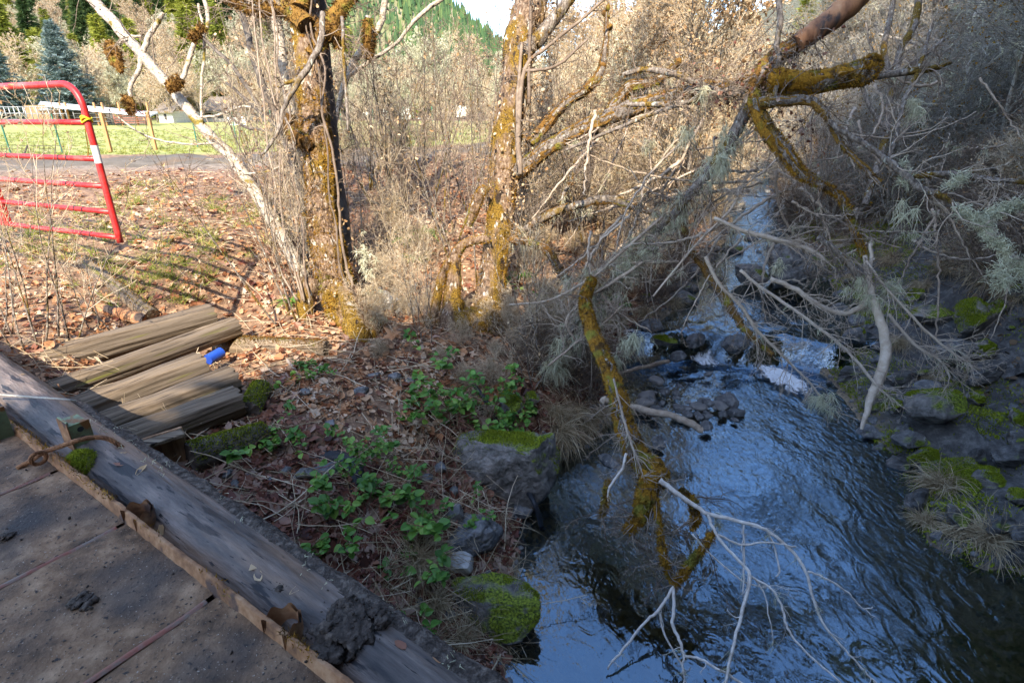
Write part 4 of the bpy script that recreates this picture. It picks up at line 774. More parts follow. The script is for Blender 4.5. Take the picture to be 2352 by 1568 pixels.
for q, s in (([(705,60,40),(670,25,36),(630,15,34),(585,25,26),(560,5,18)], 6.5), ([(712,130,30),(755,60,36),(790,10,30),(815,-10,20)], 6.6), ([(700,40,40),(640,-60,36),(540,-200,26),(430,-420,14)], 6.8), ([(700,-100,46),(790,-230,36),(900,-480,24),(960,-800,10)], 7.0), ([(690,20,40),(720,-120,40),(770,-400,30),(800,-800,10)], 6.5), ([(700,330,30),(672,300,26),(665,270,22)], 6.4), ([(845,40,12),(847,70,22),(846,105,24),(845,135,12)], 6.7), ([(600,20,20),(560,10,24),(520,-10,20)], 6.6), ([(735,60,30),(768,75,30),(780,110,16)], 6.5)):
    p, r = trace(q, s, s+.2); trunk(lm, p, r, 14, .15); trunk(ml, p, r+.004, 14, .25); fuzz(ml, p, r, 1500, (.02, .07), .008, -.5); clumps(ml, p, r, 10, (.012, .04)); twiglets(tw, p, r, 9, .9, 3, sub=(4, 3))
for q, s in (([(740,30,12),(738,90,14),(722,130,14),(690,180,14),(665,225,11),(650,255,8),(640,300,8),(612,345,7),(600,355,4)], 6.0), ([(690,180,8),(660,190,8),(640,200,5)], 6.0), ([(655,270,6),(668,300,5),(676,350,3)], 6.0), ([(785,40,8),(790,140,7),(800,300,6)], 6.3)):
    p, r = trace(q, s); tubes(lm, p, r, 8); twiglets(tw, p, r, 3, .35, 2)
addp(lm, 'limb', 'bark_grey', t1); addp(ml, 'moss', 'moss_brown', t1, False)
twiglets(tw, P1[:, 30:], R1[:, 30:], 26, .9, 3, (.7, 1.4), -.01, .25, 8, .007, 4, (4, 3)); addp(tw, 'twigs', 'twig_grey', t1)
# climbing stems that hug the trunk
cl = MB()
for x0, w_ in ((690, 5), (705, 5), (800, 7), (790, 5), (675, 5), (655, 5)):
    q = [(x0+20+rng.normal()*8, 690, w_)]; q += [(x0-18*u*4+rng.normal()*7, 690-u*620, w_*(1-u*.3)) for u in np.linspace(.12, 1.15, 8)]
    p, r = trace(q, 6.35, 6.5); tubes(cl, p, r, 6); twiglets(cl, p, r, 5, .4, 2)
addp(cl, 'climbing_stems', 'twig_grey', t1)
for q in (([(640,330,3),(700,330,3)]),):
    pp = on_curve(P1[:, 40:230], 700)+rng.normal(size=(700, 3))*.14; leaves(lv, pp, nrm(rng.normal(size=(700, 3))), rng.uniform(.02, .06, 700), .6, .35)
addp(lv, 'dry_leaves', 'leaf_tan', t1, False)
lc = MB(); pp = np.concatenate([on_curve(trace([(830,560,3),(850,640,3),(870,760,3)], 6.3)[0], 40), on_curve(P1[:, 10:110], 30)])+rng.normal(size=(70, 3))*.05; strands(lc, pp, 14, (.03, .10), .003, 1.1, 4); addp(lc, 'lichen', 'lichen', t1)

def slim(name, lab, q, s0, s1, barkm, twigm, kt=14, L=.9, lv_=3, moss=0, extra=(), sides=14, lf=0):
    p, r = trace(q, s0, s1); r = r*.62; t = root(name, lab, 'tree', p[0, 0]); mb = MB(); tw = MB(); ms = MB(); trunk(mb, p, r, sides, .10); allp = [(p, r)]
    for e in extra:
        ep, er = trace(e, s0-.1, s0-.15); er = er*.75; tubes(mb, ep, er, 9); allp.append((ep, er))
    addp(mb, 'trunk', barkm, t)
    for ep, er in allp[1:]: twiglets(tw, ep, er, 5, L*.5, 2)
    twiglets(tw, p, r, kt, L, lv_, t0=.25); addp(tw, 'twigs', twigm, t)
    if moss: fuzz(ms, p, r, moss, (.01, .035), .004); clumps(ms, p, r, moss//90, (.015, .04)); addp(ms, 'moss', 'moss_gold', t, False)
    if lf:
        g = MB(); pp = on_curve(p, lf)+rng.normal(size=(lf, 3))*.25; leaves(g, pp, nrm(rng.normal(size=(lf, 3))), rng.uniform(.03, .07, lf), .6); addp(g, 'dry_leaves', 'leaf_tan', t, False)
    return t
LB = slim('leaning_birch', 'pale white-barked tree leaning far to the left in front of the meadow', [(695,640,50),(668,580,46),(610,480,43),(540,370,40),(480,310,37),(400,212,36),(330,130,38),(250,40,42),(215,0,40),(100,-150,34),(-50,-380,22),(-150,-560,10)], 7.4, 7.2, 'bark_white', 'twig_grey', 16, 1.1, 3, 900,
     [[(398,205,22),(420,180,14),(440,120,14),(455,80,12),(478,55,12),(470,0,12),(450,-60,10)], [(375,30,12),(345,80,15),(325,130,16),(320,160,13),(303,190,13),(297,245,9)], [(325,85,8),(290,85,9),(275,100,6)], [(450,270,7),(500,265,8),(560,245,7),(610,255,6)], [(500,330,6),(420,330,6),(330,310,5),(260,260,4)],  [(560,400,6),(610,395,6),(650,380,5)], [(465,290,8),(462,215,8),(470,100,8),(455,10,7)]])
for q in ([(250,95,10),(258,118,28),(268,140,24),(280,165,10)], [(385,205,16),(400,195,26),(415,180,16)], [(285,225,14),(298,240,22),(300,262,10)], [(440,95,12),(452,75,18),(470,60,10)]):
    p, r = trace(q, 7.1); g = MB(); trunk(g, p, r, 12, .35); fuzz(g, p, r, 500, (.02, .07), .008, -.3); x_ = g.build('moss', M['moss_brown'], LB, False); x_.matrix_parent_inverse = Matrix.Translation(LB.location).inverted(); x_['kind'] = 'stuff'
slim('pale_tree', 'white-barked upright tree half hidden behind the big mossy trunk', [(720,590,36),(705,520,36),(690,420,34),(668,250,34),(650,150,35),(632,30,32),(600,-200,26),(560,-500,14)], 7.7, 7.7, 'bark_white', 'twig_grey', 14, 1., 3, 500)
slim('dark_tree', 'slender smooth dark trunk touching the right side of the big mossy trunk', [(800,600,30),(790,500,34),(775,400,37),(762,280,41),(750,160,38),(742,60,36),(738,-100,32),(732,-450,18)], 7.15, 7.15, 'bark_dark', 'twig_dark', 12, 1., 3, 300)
slim('dark_tree', 'thin dark tree leaning left between the leaning birch and the pale upright trunk', [(705,600,20),(690,430,22),(655,310,24),(618,230,26),(582,130,26),(556,20,24),(530,-120,20),(480,-400,10)], 7.3, 7.5, 'bark_dark', 'twig_grey', 16, .9, 3, 200, [[(655,310,14),(600,250,12),(540,160,12),(490,110,10),(440,60,8)], [(640,300,10),(560,290,8),(480,230,6)], [(690,420,10),(640,300,10),(600,260,10),(520,190,8)]], lf=160)
slim('pale_tree', 'broken pale tree slanting up to the right of the dark trunk, against the mountain', [(765,330,12),(775,260,15),(800,165,24),(835,110,24),(872,60,22),(890,-20,22),(940,-150,14)], 8.0, 8.0, 'bark_white', 'twig_pale', 8, .7, 3, 0, [[(790,185,12),(850,140,12),(910,100,10),(960,40,12),(1040,-20,14)], [(845,40,20),(843,90,25),(846,135,14)]])
# --- tree 2: right of centre
b2 = at(1110, 745, 7.2); t2 = root('mossy_tree', 'tall tree right of centre with patchy brown bark and moss, leaning over the creek', 'tree', b2)
mb = MB(); ms = MB(); tw = MB(); lv = MB(); ml = MB(); lm = MB(); lc = MB()
P, R = trace([(1120,770,96),(1120,725,84),(1130,640,80),(1142,560,78),(1150,480,74),(1156,400,82),(1165,300,88),(1182,190,80),(1190,110,92),(1212,40,96),(1232,-60,88),(1250,-250,76),(1290,-600,50),(1330,-1000,16)], 7.2, 7.2)
R = R*.78; P2, R2 = trunk(mb, P, R, 60, .13); n2_ = P2.shape[1]
for q in ([(1045,690,46),(1040,735,58),(1042,790,60),(1046,850,52),(1032,920,64),(1010,985,80)], [(1036,700,40),(1040,640,34),(1046,590,26),(1060,565,20),(1090,552,18),(1128,548,18)], [(1120,735,60),(1080,730,50),(1050,745,46)], [(985,800,24),(996,720,22),(1015,640,20),(1030,600,16)], [(1075,520,16),(1090,480,24),(1102,450,26),(1118,430,20)], [(1010,930,30),(960,860,34),(920,830,30),(880,850,20)]):
    p, r = trace(q, 7.05, 6.9); p, r = trunk(mb, p, r, 20, .18); fuzz(ms, p, r, 1700, (.01, .03), .008); clumps(ms, p, r, 5, (.01, .025), .8)
addp(mb, 'trunk', 'bark_moss', t2)
fuzz(ms, P2[:, :int(n2_*.5)], R2[:, :int(n2_*.5)], 7000, (.01, .035), .009, -.2); clumps(ms, P2[:, :60], R2[:, :60], 16, (.01, .03), .85); addp(ms, 'moss', 'moss_gold', t2, False)
for q, s0, s1, mo, sd in (([(1128,548,20),(1180,552,18),(1220,556,22),(1258,575,24),(1280,612,20),(1300,645,22)], 7.2, 6.8, 1400, 12), ([(1165,545,16),(1205,528,18),(1262,492,23),(1330,471,22),(1400,457,26),(1460,476,20),(1530,497,14),(1570,500,8)], 7.2, 6.6, 900, 12),
      ([(1170,400,50),(1205,382,44),(1270,332,40),(1350,290,42),(1440,252,44),(1520,226,38),(1600,206,38),(1680,200,38),(1745,192,50)], 7.2, 5.5, 5200, 16), ([(1215,330,26),(1245,297,30),(1292,243,30),(1340,210,28),(1378,165,24),(1392,95,16),(1395,20,10)], 7.3, 7.5, 1500, 12),
      ([(1392,270,30),(1440,208,32),(1500,190,24),(1540,165,16),(1560,140,10)], 6.7, 6.4, 1500, 12), ([(1185,120,46),(1215,110,42),(1258,62,38),(1300,8,30),(1345,-60,26),(1430,-260,14)], 7.1, 6.8, 300, 14), ([(1290,460,10),(1320,390,16),(1350,340,22),(1372,300,22)], 7.0, 6.8, 500, 10)):
    p, r = trace(q, s0, s1); r = r*.8; p, r = trunk(lm, p, r, sd, .14)
    if mo >= 800: trunk(ml, p, r*.965+.002, sd+6, .34)
    fuzz(ml, p, r, mo, (.012, .05), .008, -.15); clumps(ml, p, r, mo//70, (.012, .045), .7); twiglets(tw, p, r, 16, .55, 3, sub=(4, 3)); strands(lc, on_curve(p, 10)-EZ*.02, 12, (.05, .22))
addp(lm, 'limb', 'bark_grey', t2); addp(ml, 'moss', 'moss_brown', t2, False)
for q in ([(1195,400,12),(1190,300,13),(1205,160,10),(1255,110,8),(1330,50,7),(1420,-30,5)], [(1215,240,8),(1216,120,8),(1222,-40,6)], [(1192,380,10),(1188,250,9),(1200,100,8)], [(1205,165,8),(1280,150,7),(1350,90,5)]):
    p, r = trace(q, 6.9); tubes(tw, p, r, 6); twiglets(tw, p, r, 5, .5, 2)
twiglets(tw, P2[:, 40:], R2[:, 40:], 34, 1.0, 3, (.7, 1.4), 0, .22, 8, .007, 4, (4, 3)); addp(tw, 'twigs', 'twig_grey', t2)
for a_, b_, n_, sd in ((75, 230, 900, .13), (100, 200, 500, .2)):
    pp = on_curve(P2[:, a_:b_], n_)+rng.normal(size=(n_, 3))*sd+np.array([.12, 0, 0]); leaves(lv, pp, nrm(rng.normal(size=(n_, 3))), rng.uniform(.02, .06, n_), .7, .35)
addp(lv, 'dry_leaves', 'leaf_tan', t2, False); addp(lc, 'lichen', 'lichen', t2)

# --- fallen broken tree hanging over the creek
ft = root('fallen_tree', 'broken dead tree crown hanging over the creek with mossy limbs, pale bare twigs and lichen', 'tree', at(1735, 200, 5.5))
wood = MB(); deadw = MB(); moss = MB(); mossb = MB(); tw = MB(); lc = MB(); pale = MB(); pale2 = MB(); lv = MB()
p, r = trace([(2080,-190,70),(1995,-45,60),(1940,20,52),(1880,66,46),(1830,100,40)], 5.4); trunk(deadw, p, r, 18, .12); addp(deadw, 'broken_stem', 'dead_wood', ft)
for q, s0, s1, mo, mb_, k in (([(1900,40,20),(1860,82,44),(1795,122,42),(1755,165,52),(1735,205,46),(1728,240,40)], 5.45, 5.5, 900, mossb, 22), ([(1730,215,36),(1692,300,30),(1640,380,25),(1590,440,21),(1530,512,20),(1455,590,18),(1392,660,16),(1312,760,13),(1258,845,9),(1225,900,5)], 5.5, 6.3, 400, mossb, 10),
      ([(1772,185,50),(1800,190,54),(1855,192,54),(1925,180,52),(1980,168,62),(2004,148,44),(1996,132,24)], 5.3, 5.2, 6500, moss, 0), ([(1990,178,20),(2030,172,15),(2090,165,17),(2140,158,15),(2185,145,9)], 5.2, 5.1, 0, moss, 6), ([(1728,235,38),(1758,290,38),(1800,345,36),(1840,397,28),(1882,422,20),(1932,452,17),(1960,520,14),(1985,590,14)], 5.4, 5.0, 3600, moss, 8),
      ([(1745,240,30),(1800,232,24),(1860,232,22),(1885,250,20),(1900,275,14),(1930,330,12),(1970,370,12),(2020,420,12)], 5.3, 4.9, 700, mossb, 8), ([(1880,545,13),(1900,560,14),(1945,600,18),(1985,650,20)], 4.95, 4.95, 0, moss, 5),
      ([(1362,640,22),(1346,672,27),(1344,702,30),(1352,735,33),(1372,790,40),(1398,850,44),(1420,915,46),(1436,980,50),(1462,1040,56),(1505,1090,66),(1520,1112,40)], 5.75, 4.3, 8500, moss, 7), ([(1500,1080,50),(1484,1130,50),(1478,1170,42),(1462,1195,30),(1440,1220,20)], 4.3, 4.2, 4200, moss, 5), ([(1500,1090,20),(1512,1200,14),(1525,1280,18),(1540,1330,10)], 4.25, 4.0, 700, moss, 2),
      ([(1640,1222,10),(1610,1262,16),(1575,1310,18),(1548,1345,12)], 4.0, 3.9, 1000, moss, 2), ([(1560,1125,10),(1590,1150,18),(1598,1190,20),(1590,1215,10)], 4.2, 4.1, 1300, moss, 2), ([(1562,500,9),(1575,540,12),(1590,580,15),(1622,620,20),(1655,668,24),(1690,728,18),(1725,770,14),(1775,815,9)], 6.5, 4.9, 1300, mossb, 8),
      ([(1395,1100,8),(1390,1150,16),(1383,1185,10)], 4.4, 4.35, 500, moss, 1), ([(1440,240,12),(1560,238,14),(1650,212,15),(1720,195,16)], 6.0, 5.5, 300, mossb, 8), ([(1430,172,11),(1480,160,13),(1540,168,16),(1600,190,14),(1660,212,16),(1725,215,20)], 6.1, 5.5, 300, mossb, 9), ([(1300,345,7),(1430,290,9),(1560,240,11),(1680,215,12)], 6.2, 5.6, 100, mossb, 8),
      ([(1785,-60,15),(1792,40,15),(1784,100,14),(1790,140,12),(1778,230,10)], 5.25, 5.25, 0, moss, 2)):
    p, r = trace(q, s0, s1); r = r*(.86 if q[0][0] == 1362 else .88); p, r = trunk(wood, p, r, 16, .14)
    if mo >= 700: trunk(mb_, p, r*.975+.002, 22, .34)
    if mo: fuzz(mb_, p, r, int(mo*1.3), (.01, .05), .007, -.1); clumps(mb_, p, r, mo//110, (.008, .022), .8)
    if k: twiglets(tw, p, r, k*4, .5, 3, (.5, 1.3), -.05, .25, 7, .007, 4, (4, 3))
snag = [([(1985,588,13),(1996,640,18),(2003,680,22),(2020,730,27),(2034,790,31),(2022,860,31),(1998,920,22),(1978,985,9)], 4.95, 4.7), ([(2005,600,10),(2000,560,9),(1998,640,12),(1990,670,18)], 4.95, 4.95)]
for q, s0, s1 in snag: p, r = trace(q, s0, s1); r = r*.75; trunk(pale, p, r, 14, .12)
for q, s0, s1, kk in (([(1515,1100,16),(1560,1135,14),(1620,1175,13),(1700,1197,11),(1760,1217,10),(1812,1258,9),(1850,1310,9),(1868,1372,8),(1890,1430,7),(1940,1490,6),(1985,1540,5),(2020,1575,4)], 4.2, 3.4, 6), ([(1855,1312,6),(1900,1330,6),(1950,1362,5),(1980,1396,4),(2005,1393,3)], 3.7, 3.6, 2), ([(1625,1180,9),(1650,1235,9),(1690,1280,9),(1722,1322,10),(1705,1400,10),(1683,1490,9),(1665,1575,8)], 4.05, 3.3, 4), ([(1722,1322,7),(1775,1355,7),(1800,1410,7),(1812,1450,7),(1860,1505,6),(1940,1575,6)], 3.8, 3.3, 3), ([(1728,1322,6),(1758,1370,4),(1778,1480,3)], 3.8, 3.6, 1),
      ([(1550,1340,9),(1530,1375,9),(1512,1402,9),(1480,1430,8),(1440,1480,8),(1412,1512,7),(1392,1537,5)], 3.9, 3.6, 2), ([(1512,1402,6),(1528,1460,6),(1562,1520,6),(1575,1545,4)], 3.85, 3.6, 2), ([(1548,1345,9),(1548,1400,10),(1545,1435,10),(1563,1475,9),(1572,1505,9),(1600,1510,8),(1650,1535,8),(1710,1572,8)], 3.9, 3.3, 3), ([(1570,1505,6),(1570,1545,5),(1572,1575,4)], 3.5, 3.4, 1), ([(1590,1225,5),(1620,1260,5),(1700,1330,5),(1760,1350,4)], 4.0, 3.8, 1),
      ([(1710,1200,5),(1708,1300,6),(1707,1365,4)], 4.0, 3.8, 1), ([(1438,1040,8),(1430,1075,9),(1400,1120,8),(1395,1160,4)], 4.4, 4.35, 1), ([(1765,1222,4),(1780,1260,5),(1790,1310,5),(1782,1325,3)], 3.9, 3.8, 1), ([(1640,1222,7),(1700,1250,7),(1760,1245,5),(1830,1255,4)], 4.0, 3.8, 2),
      ([(1410,870,6),(1424,930,7),(1447,1010,8),(1470,1070,7),(1480,1110,7)], 4.75, 4.25, 4), ([(1700,620,9),(1740,655,9),(1800,695,9),(1890,760,9),(1950,810,8),(2010,880,8),(2040,910,6)], 5.0, 4.7, 8), ([(1640,500,10),(1700,528,12),(1760,545,15),(1850,570,13),(1900,600,9)], 5.2, 5.0, 7), ([(1620,590,12),(1650,650,10),(1700,700,10),(1740,760,10),(1780,800,8),(1860,880,6),(1920,960,5)], 5.1, 4.8, 8), ([(1770,640,12),(1820,660,14),(1880,700,14),(1940,720,15),(1990,700,18)], 5.0, 4.95, 5),
      ([(2040,720,9),(2100,790,9),(2160,830,8),(2185,870,6)], 4.9, 4.8, 5), ([(1990,600,7),(2060,690,7),(2160,790,7),(2250,850,6)], 4.9, 4.7, 6), ([(1320,780,8),(1300,740,8),(1330,700,8),(1420,640,10),(1480,600,10)], 6.0, 5.8, 9), ([(1170,700,5),(1260,690,7),(1340,650,9),(1400,610,10),(1560,600,8)], 6.2, 5.8, 9), ([(1260,840,6),(1320,790,7),(1390,740,7),(1430,700,7)], 5.9, 5.7, 8), ([(1500,680,6),(1600,560,7),(1680,480,8),(1700,430,9)], 5.5, 5.4, 8), ([(1360,640,8),(1450,560,9),(1520,500,10)], 5.9, 5.7, 4)):
    p, r = trace(q, s0, s1, jit=.004); r = r*.8; pm = pale if s0 >= 4.6 else pale2; tubes(pm, p, r, 8); twiglets(pm, p, r, kk if s0 < 4.6 else kk*6, .22 if s0 < 4.6 else .45, 2 if s0 < 4.6 else 3, (.4, 1.2), -.03, .2, 7, .005, 4, (3, 3), .002)
    strands(lc, on_curve(p, max(1, kk//2)), 8, (.04, .14))
addp(wood, 'limb', 'bark_grey', ft); addp(moss, 'moss', 'moss_gold', ft, False); addp(mossb, 'moss', 'moss_brown', ft, False); addp(tw, 'twigs', 'twig_grey', ft); addp(pale, 'twigs', 'twig_pale', ft); addp(pale2, 'twigs', 'twig_white', ft)['label'] = 'bleached white bare twigs hanging over the water'
lm_, lr_ = trace([(1700,300,3),(1640,380,3),(1530,512,3),(1455,590,3),(1392,660,3),(1312,760,3),(1262,840,3)], 5.6, 6.2); strands(lc, on_curve(lm_, 150)+rng.normal(size=(150, 3))*.07, 22, (.06, .30), .0024, .55, 6)
for px, py, s, k, l in ((1580, 300, 5.7, 4, .3), (1620, 200, 5.6, 3, .25), (1450, 780, 5.4, 8, .3), (1420, 820, 5.3, 4, .25), (1360, 620, 6.0, 5, .3), (1300, 640, 6.2, 4, .3), (1880, 905, 4.8, 4, .16), (2080, 480, 4.8, 3, .25), (1970, 640, 4.9, 6, .2), (2000, 690, 4.9, 6, .25), (2055, 660, 4.9, 5, .2), (1905, 930, 4.7, 3, .12), (1640, 1200, 4.1, 2, .16), (1790, 615, 5, 3, .15), (2105, 245, 5.1, 6, .2), (1480, 330, 6.3, 4, .2), (1660, 370, 5.6, 6, .25)):
    strands(lc, at(px, py, s)+rng.normal(size=(k, 3))*.04, 34, (.05, l), .0024, .6, 6)
addp(lc, 'lichen', 'lichen', ft)
n_ = 260; pp = np.concatenate([on_curve(trace([(1860,82,4),(1755,165,4),(1850,340,4)], 5.4)[0], n_), on_curve(trace([(1600,206,4),(1745,192,4)], 5.6)[0], 160)]); pp = pp+rng.normal(size=pp.shape)*np.array([.16, .1, .16])-EZ*.08; leaves(lv, pp, nrm(rng.normal(size=pp.shape)), rng.uniform(.02, .05, len(pp)), .7); addp(lv, 'dry_leaves', 'leaf_wet', ft, False)
# second limb: lichen-crusted branch coming in from the right
rb_ = root('lichen_branch', 'branch crusted with thick pale lichen reaching in from the right edge', 'branch', at(2352, 620, 4.5)); w_ = MB(); lc = MB(); tw = MB(); ms = MB()
for q, s0, s1, n_ in (([(1905,280,10),(1950,310,12),(2000,340,13),(2060,385,15),(2110,430,15),(2160,450,14),(2225,495,18),(2290,552,22),(2360,628,24),(2460,720,26)], 5.0, 4.4, 0), ([(2050,400,10),(2105,405,12),(2180,398,14),(2260,410,12),(2360,420,10)], 4.9, 4.6, 0), ([(2150,440,10),(2230,485,9),(2290,480,9),(2370,465,8)], 4.7, 4.5, 0), ([(2020,380,8),(2050,340,8),(2075,240,9),(2110,160,9),(2140,60,7)], 5., 5.2, 0)):
    p, r = trace(q, s0, s1); trunk(w_, p, r, 12, .12); twiglets(tw, p, r, 14, .4, 3, sub=(3, 3)); fuzz(ms, p, r, 260, (.01, .03), .004)
addp(w_, 'limb', 'bark_grey', rb_); addp(tw, 'twigs', 'twig_pale', rb_); addp(ms, 'moss', 'moss_brown', rb_, False)
for q, s0, s1, n_, l in (([(2200,475,3),(2260,520,3),(2310,580,3),(2400,670,3)], 4.6, 4.4, 120, .07), ([(2270,490,3),(2370,462,3)], 4.55, 4.5, 50, .06), ([(2170,430,3),(2210,400,3)], 4.75, 4.7, 12, .12), ([(2290,600,3),(2310,660,3)], 4.5, 4.5, 12, .2), ([(2060,380,3),(2090,420,3)], 4.9, 4.85, 12, .15)):
    pp = on_curve(trace(q, s0, s1)[0], n_)+rng.normal(size=(n_, 3))*.02; P_ = grow(np.repeat(pp, 22, 0)+rng.normal(size=(n_*22, 3))*.02, rng.normal(size=(n_*22, 3)), rng.uniform(.015, l*.75, n_*22), 4, .5, -.06); tubes(lc, P_, np.full(P_.shape[:2], .0026)*np.linspace(1, .6, 4), 3, False)
addp(lc, 'lichen', 'lichen', rb_)
# driftwood pole over the gravel bar, short stick
for q, s0, s1, lb, mt in (([(1440,930,9),(1480,940,15),(1545,955,15),(1585,972,17),(1614,988,14)], 6.1, 5.9, 'pale driftwood pole lying from the gravel bar into the water', 'twig_pale'), ([(1422,858,8),(1480,842,10),(1535,829,10)], 6.6, 6.9, 'short grey stick poking out over the cobbles', 'twig_grey'), ([(1395,912,10),(1385,920,16),(1420,918,14),(1445,925,8)], 5.0, 5.0, 'knobbly pale broken stick end beside the mossy hanging limb', 'twig_pale')):
    p, r = trace(q, s0, s1); mb = MB(); trunk(mb, p, r, 12, .14); tag(mb.build('driftwood', M[mt], origin=p[0, 0]), lb, 'driftwood')

# --- thicket of lichen-grey dead branches in front of the far bank
th_ = root('dead_thicket', 'thicket of tangled grey dead branches with lichen tufts, right of the tall mossy tree', 'brush', at(1500, 620, 6.4)); pl = MB(); tw = MB(); lc = MB()
for k in range(46):
    x0, y0 = rng.uniform(1330, 1800), rng.uniform(170, 560); a = rng.normal(2.35, .38); L = rng.uniform(180, 430); w = rng.uniform(4, 9); s = rng.uniform(5.6, 8.2); cv = rng.normal()*.5
    q = [(x0+math.cos(a+cv*u)*L*u, y0+math.sin(a+cv*u)*L*u*.9, w*(1-.55*u)) for u in np.linspace(0, 1, 6)]
    if q[-1][1] > 900 or q[-1][0] < 1190: continue
    p, r = trace(q, s, s-rng.uniform(-.3, .5), jit=.012); tubes(pl, p, r, 7); twiglets(tw, p, r, 16, .42, 3, (.4, 1.3), -.03, .25, 7, .006, 4, (4, 3), .0026)
    if k % 3 == 0: strands(lc, on_curve(p, 5), 16, (.04, .2), .0024, .7, 5)
for k in range(26):
    x0, y0 = rng.uniform(1750, 2352), rng.uniform(150, 560); a = rng.normal(2.0, .6) if k % 2 else rng.normal(.9, .4); L = rng.uniform(140, 360); w = rng.uniform(4, 8); s = rng.uniform(5., 7.5); cv = rng.normal()*.6
    q = [(x0+math.cos(a+cv*u)*L*u, y0+math.sin(a+cv*u)*L*u*.9, w*(1-.55*u)) for u in np.linspace(0, 1, 6)]
    p, r = trace(q, s, s-.2, jit=.012); tubes(pl, p, r, 7); twiglets(tw, p, r, 12, .4, 3, (.4, 1.3), -.02, .25, 7, .006, 4, (4, 3), .0024)
    if k % 2: strands(lc, on_curve(p, 4), 16, (.04, .16), .0024, .7, 5)
addp(pl, 'branches', 'twig_pale', th_)['kind'] = 'stuff'; addp(tw, 'twigs', 'twig_grey', th_); addp(lc, 'lichen', 'lichen', th_)
slim('pale_tree', 'pale gnarled forking tree above the right end of the mossy limb', [(1985,470,22),(2010,400,24),(2035,300,24),(2052,190,26),(2072,110,26),(2102,50,26),(2118,-60,22),(2150,-260,12)], 8.6, 8.6, 'bark_grey', 'twig_pale', 22, 1.0, 3, 0, [[(2052,190,20),(2030,120,18),(2045,40,16),(2060,-60,14)], [(2060,170,10),(2120,130,10),(2170,90,9)], [(2035,300,14),(1990,230,12),(1960,120,9)]])
slim('pale_tree', 'slender white trunk on the shaded slope near the right edge', [(2215,520,20),(2202,380,22),(2215,200,24),(2235,80,22),(2262,-60,18),(2290,-240,10)], 12.5, 12.5, 'bark_white', 'twig_pale', 30, 1.8, 3, 0, [[(2210,260,12),(2290,200,10),(2360,170,8)], [(2215,200,12),(2120,110,10),(2020,80,8)]])
def tnorm(x, y, e=.06):
    h = H(x, y); dx = (H(x+e, y)-h)/e; dy = (H(x, y+e)-h)/e; return h, nrm(np.stack([-dx, -dy, np.ones_like(dx)], -1))
# ------------------------------------------------------------------ rocks
def put_rock(px, py, wpx, asp=.7, hgt=.55, mt='rock', lab='', z=None, group=None, sink=.3, rz=None, lev=4, planes=11, tilt=0., rough=.15, name='rock'):
    if z is None: p, s = gxy(px, py)
    else: p = onz(px, py, z); s = (p[1]*CT-(p[2]-3.4)*ST)
    w = wpx*s/F/2; mb = MB(); rock(mb, (0, 0, 0), w, w*asp, w*hgt, lev, planes, rough, rz, tilt)
    o = mb.build(name, M[mt]); o.location = p+EZ*w*hgt*(1-2*sink); o['label'] = lab; o['category'] = 'rock'
    if group: o['group'] = group
    if mt == 'rock_moss':
        vv, tt_ = mb.v[0], mb.t[0]; a_, b_, c_ = vv[tt_[:, 0]], vv[tt_[:, 1]], vv[tt_[:, 2]]; nn = np.cross(b_-a_, c_-a_); ar = np.linalg.norm(nn, axis=1); nn = nrm(nn); wt = ar*np.clip(.6*nn[:, 2]-.40+1.25*n3((a_+b_+c_)/3/w, 1.6, px), 0, .5)
        if wt.sum() > 0:
            k = int(np.clip(5200*w*w/.08, 250, 6000)); f = rng.choice(len(tt_), k, p=wt/wt.sum()); u = rng.random((k, 2)); fl = u.sum(1) > 1; u[fl] = 1-u[fl]; q = a_[f]+(b_-a_)[f]*u[:, :1]+(c_-a_)[f]*u[:, 1:]
            g = MB(); L_ = .008+.03*min(w, .5); blades(g, q, nrm(nn[f]+rng.normal(size=q.shape)*.5)*rng.uniform(.4, 1.2, (k, 1))*L_, nrm(rng.normal(size=q.shape))*.004*(s/5)); om = g.build('moss', M['moss_green'], o, False); om['kind'] = 'stuff'
    return o, p, w
big, pb, wb = put_rock(1165, 1120, 250, .85, .92, 'rock_moss', 'largest boulder on the left bank, mossy green sides below the green bramble', None, None, .22, .3, 5, 12, name='boulder')
put_rock(1085, 1235, 170, .7, .5, 'rock_bare', 'dark grey smooth boulder just below the largest mossy boulder', None, None, .3, .9, 5, name='boulder')
put_rock(1062, 1308, 92, .7, .55, 'rock_white', 'whitish lichen-crusted rock below the dark grey boulder', None, None, .25, None, 4)
put_rock(1135, 1420, 160, 1.5, .85, 'rock_moss', 'tall moss-streaked slab boulder at the bottom standing in the water edge', None, None, .26, 1.3, 5, 9, name='boulder')
put_rock(1195, 1172, 75, .8, .5, 'rock_bare', 'wet dark stone tucked under the largest mossy boulder', .02)
put_rock(1045, 1190, 70, .8, .6, 'rock', 'grey stone between the two bramble patches'); put_rock(1170, 940, 90, .8, .7, 'rock_moss', 'bright mossy stone above the green bramble'); put_rock(1220, 925, 50, .8, .7, 'rock_moss', 'small round mossy stone left of the dry grass')
put_rock(1510, 1020, 42, 1.2, .8, 'rock_bare', 'upright grey stone standing in the water beside the mossy hanging limb', .04); put_rock(1400, 1062, 80, .45, .3, 'rock_bare', 'flat dark stone just breaking the shallow water', -.02)
put_rock(1665, 925, 78, .7, .4, 'rock_bare', 'dark rounded rock lying alone in the stream below the cascade', .02); put_rock(1690, 950, 45, .7, .4, 'rock_bare', 'smaller dark rock touching the lone stream rock', .02)
put_rock(1815, 640, 190, .6, .75, 'rock', 'large grey block boulder in the upper stream with moss on its top right', .62, None, .3, .2, 5, 14, name='boulder'); put_rock(1720, 640, 90, .7, .6, 'rock', 'grey boulder left of the large block boulder in the upper stream', .6, name='boulder')
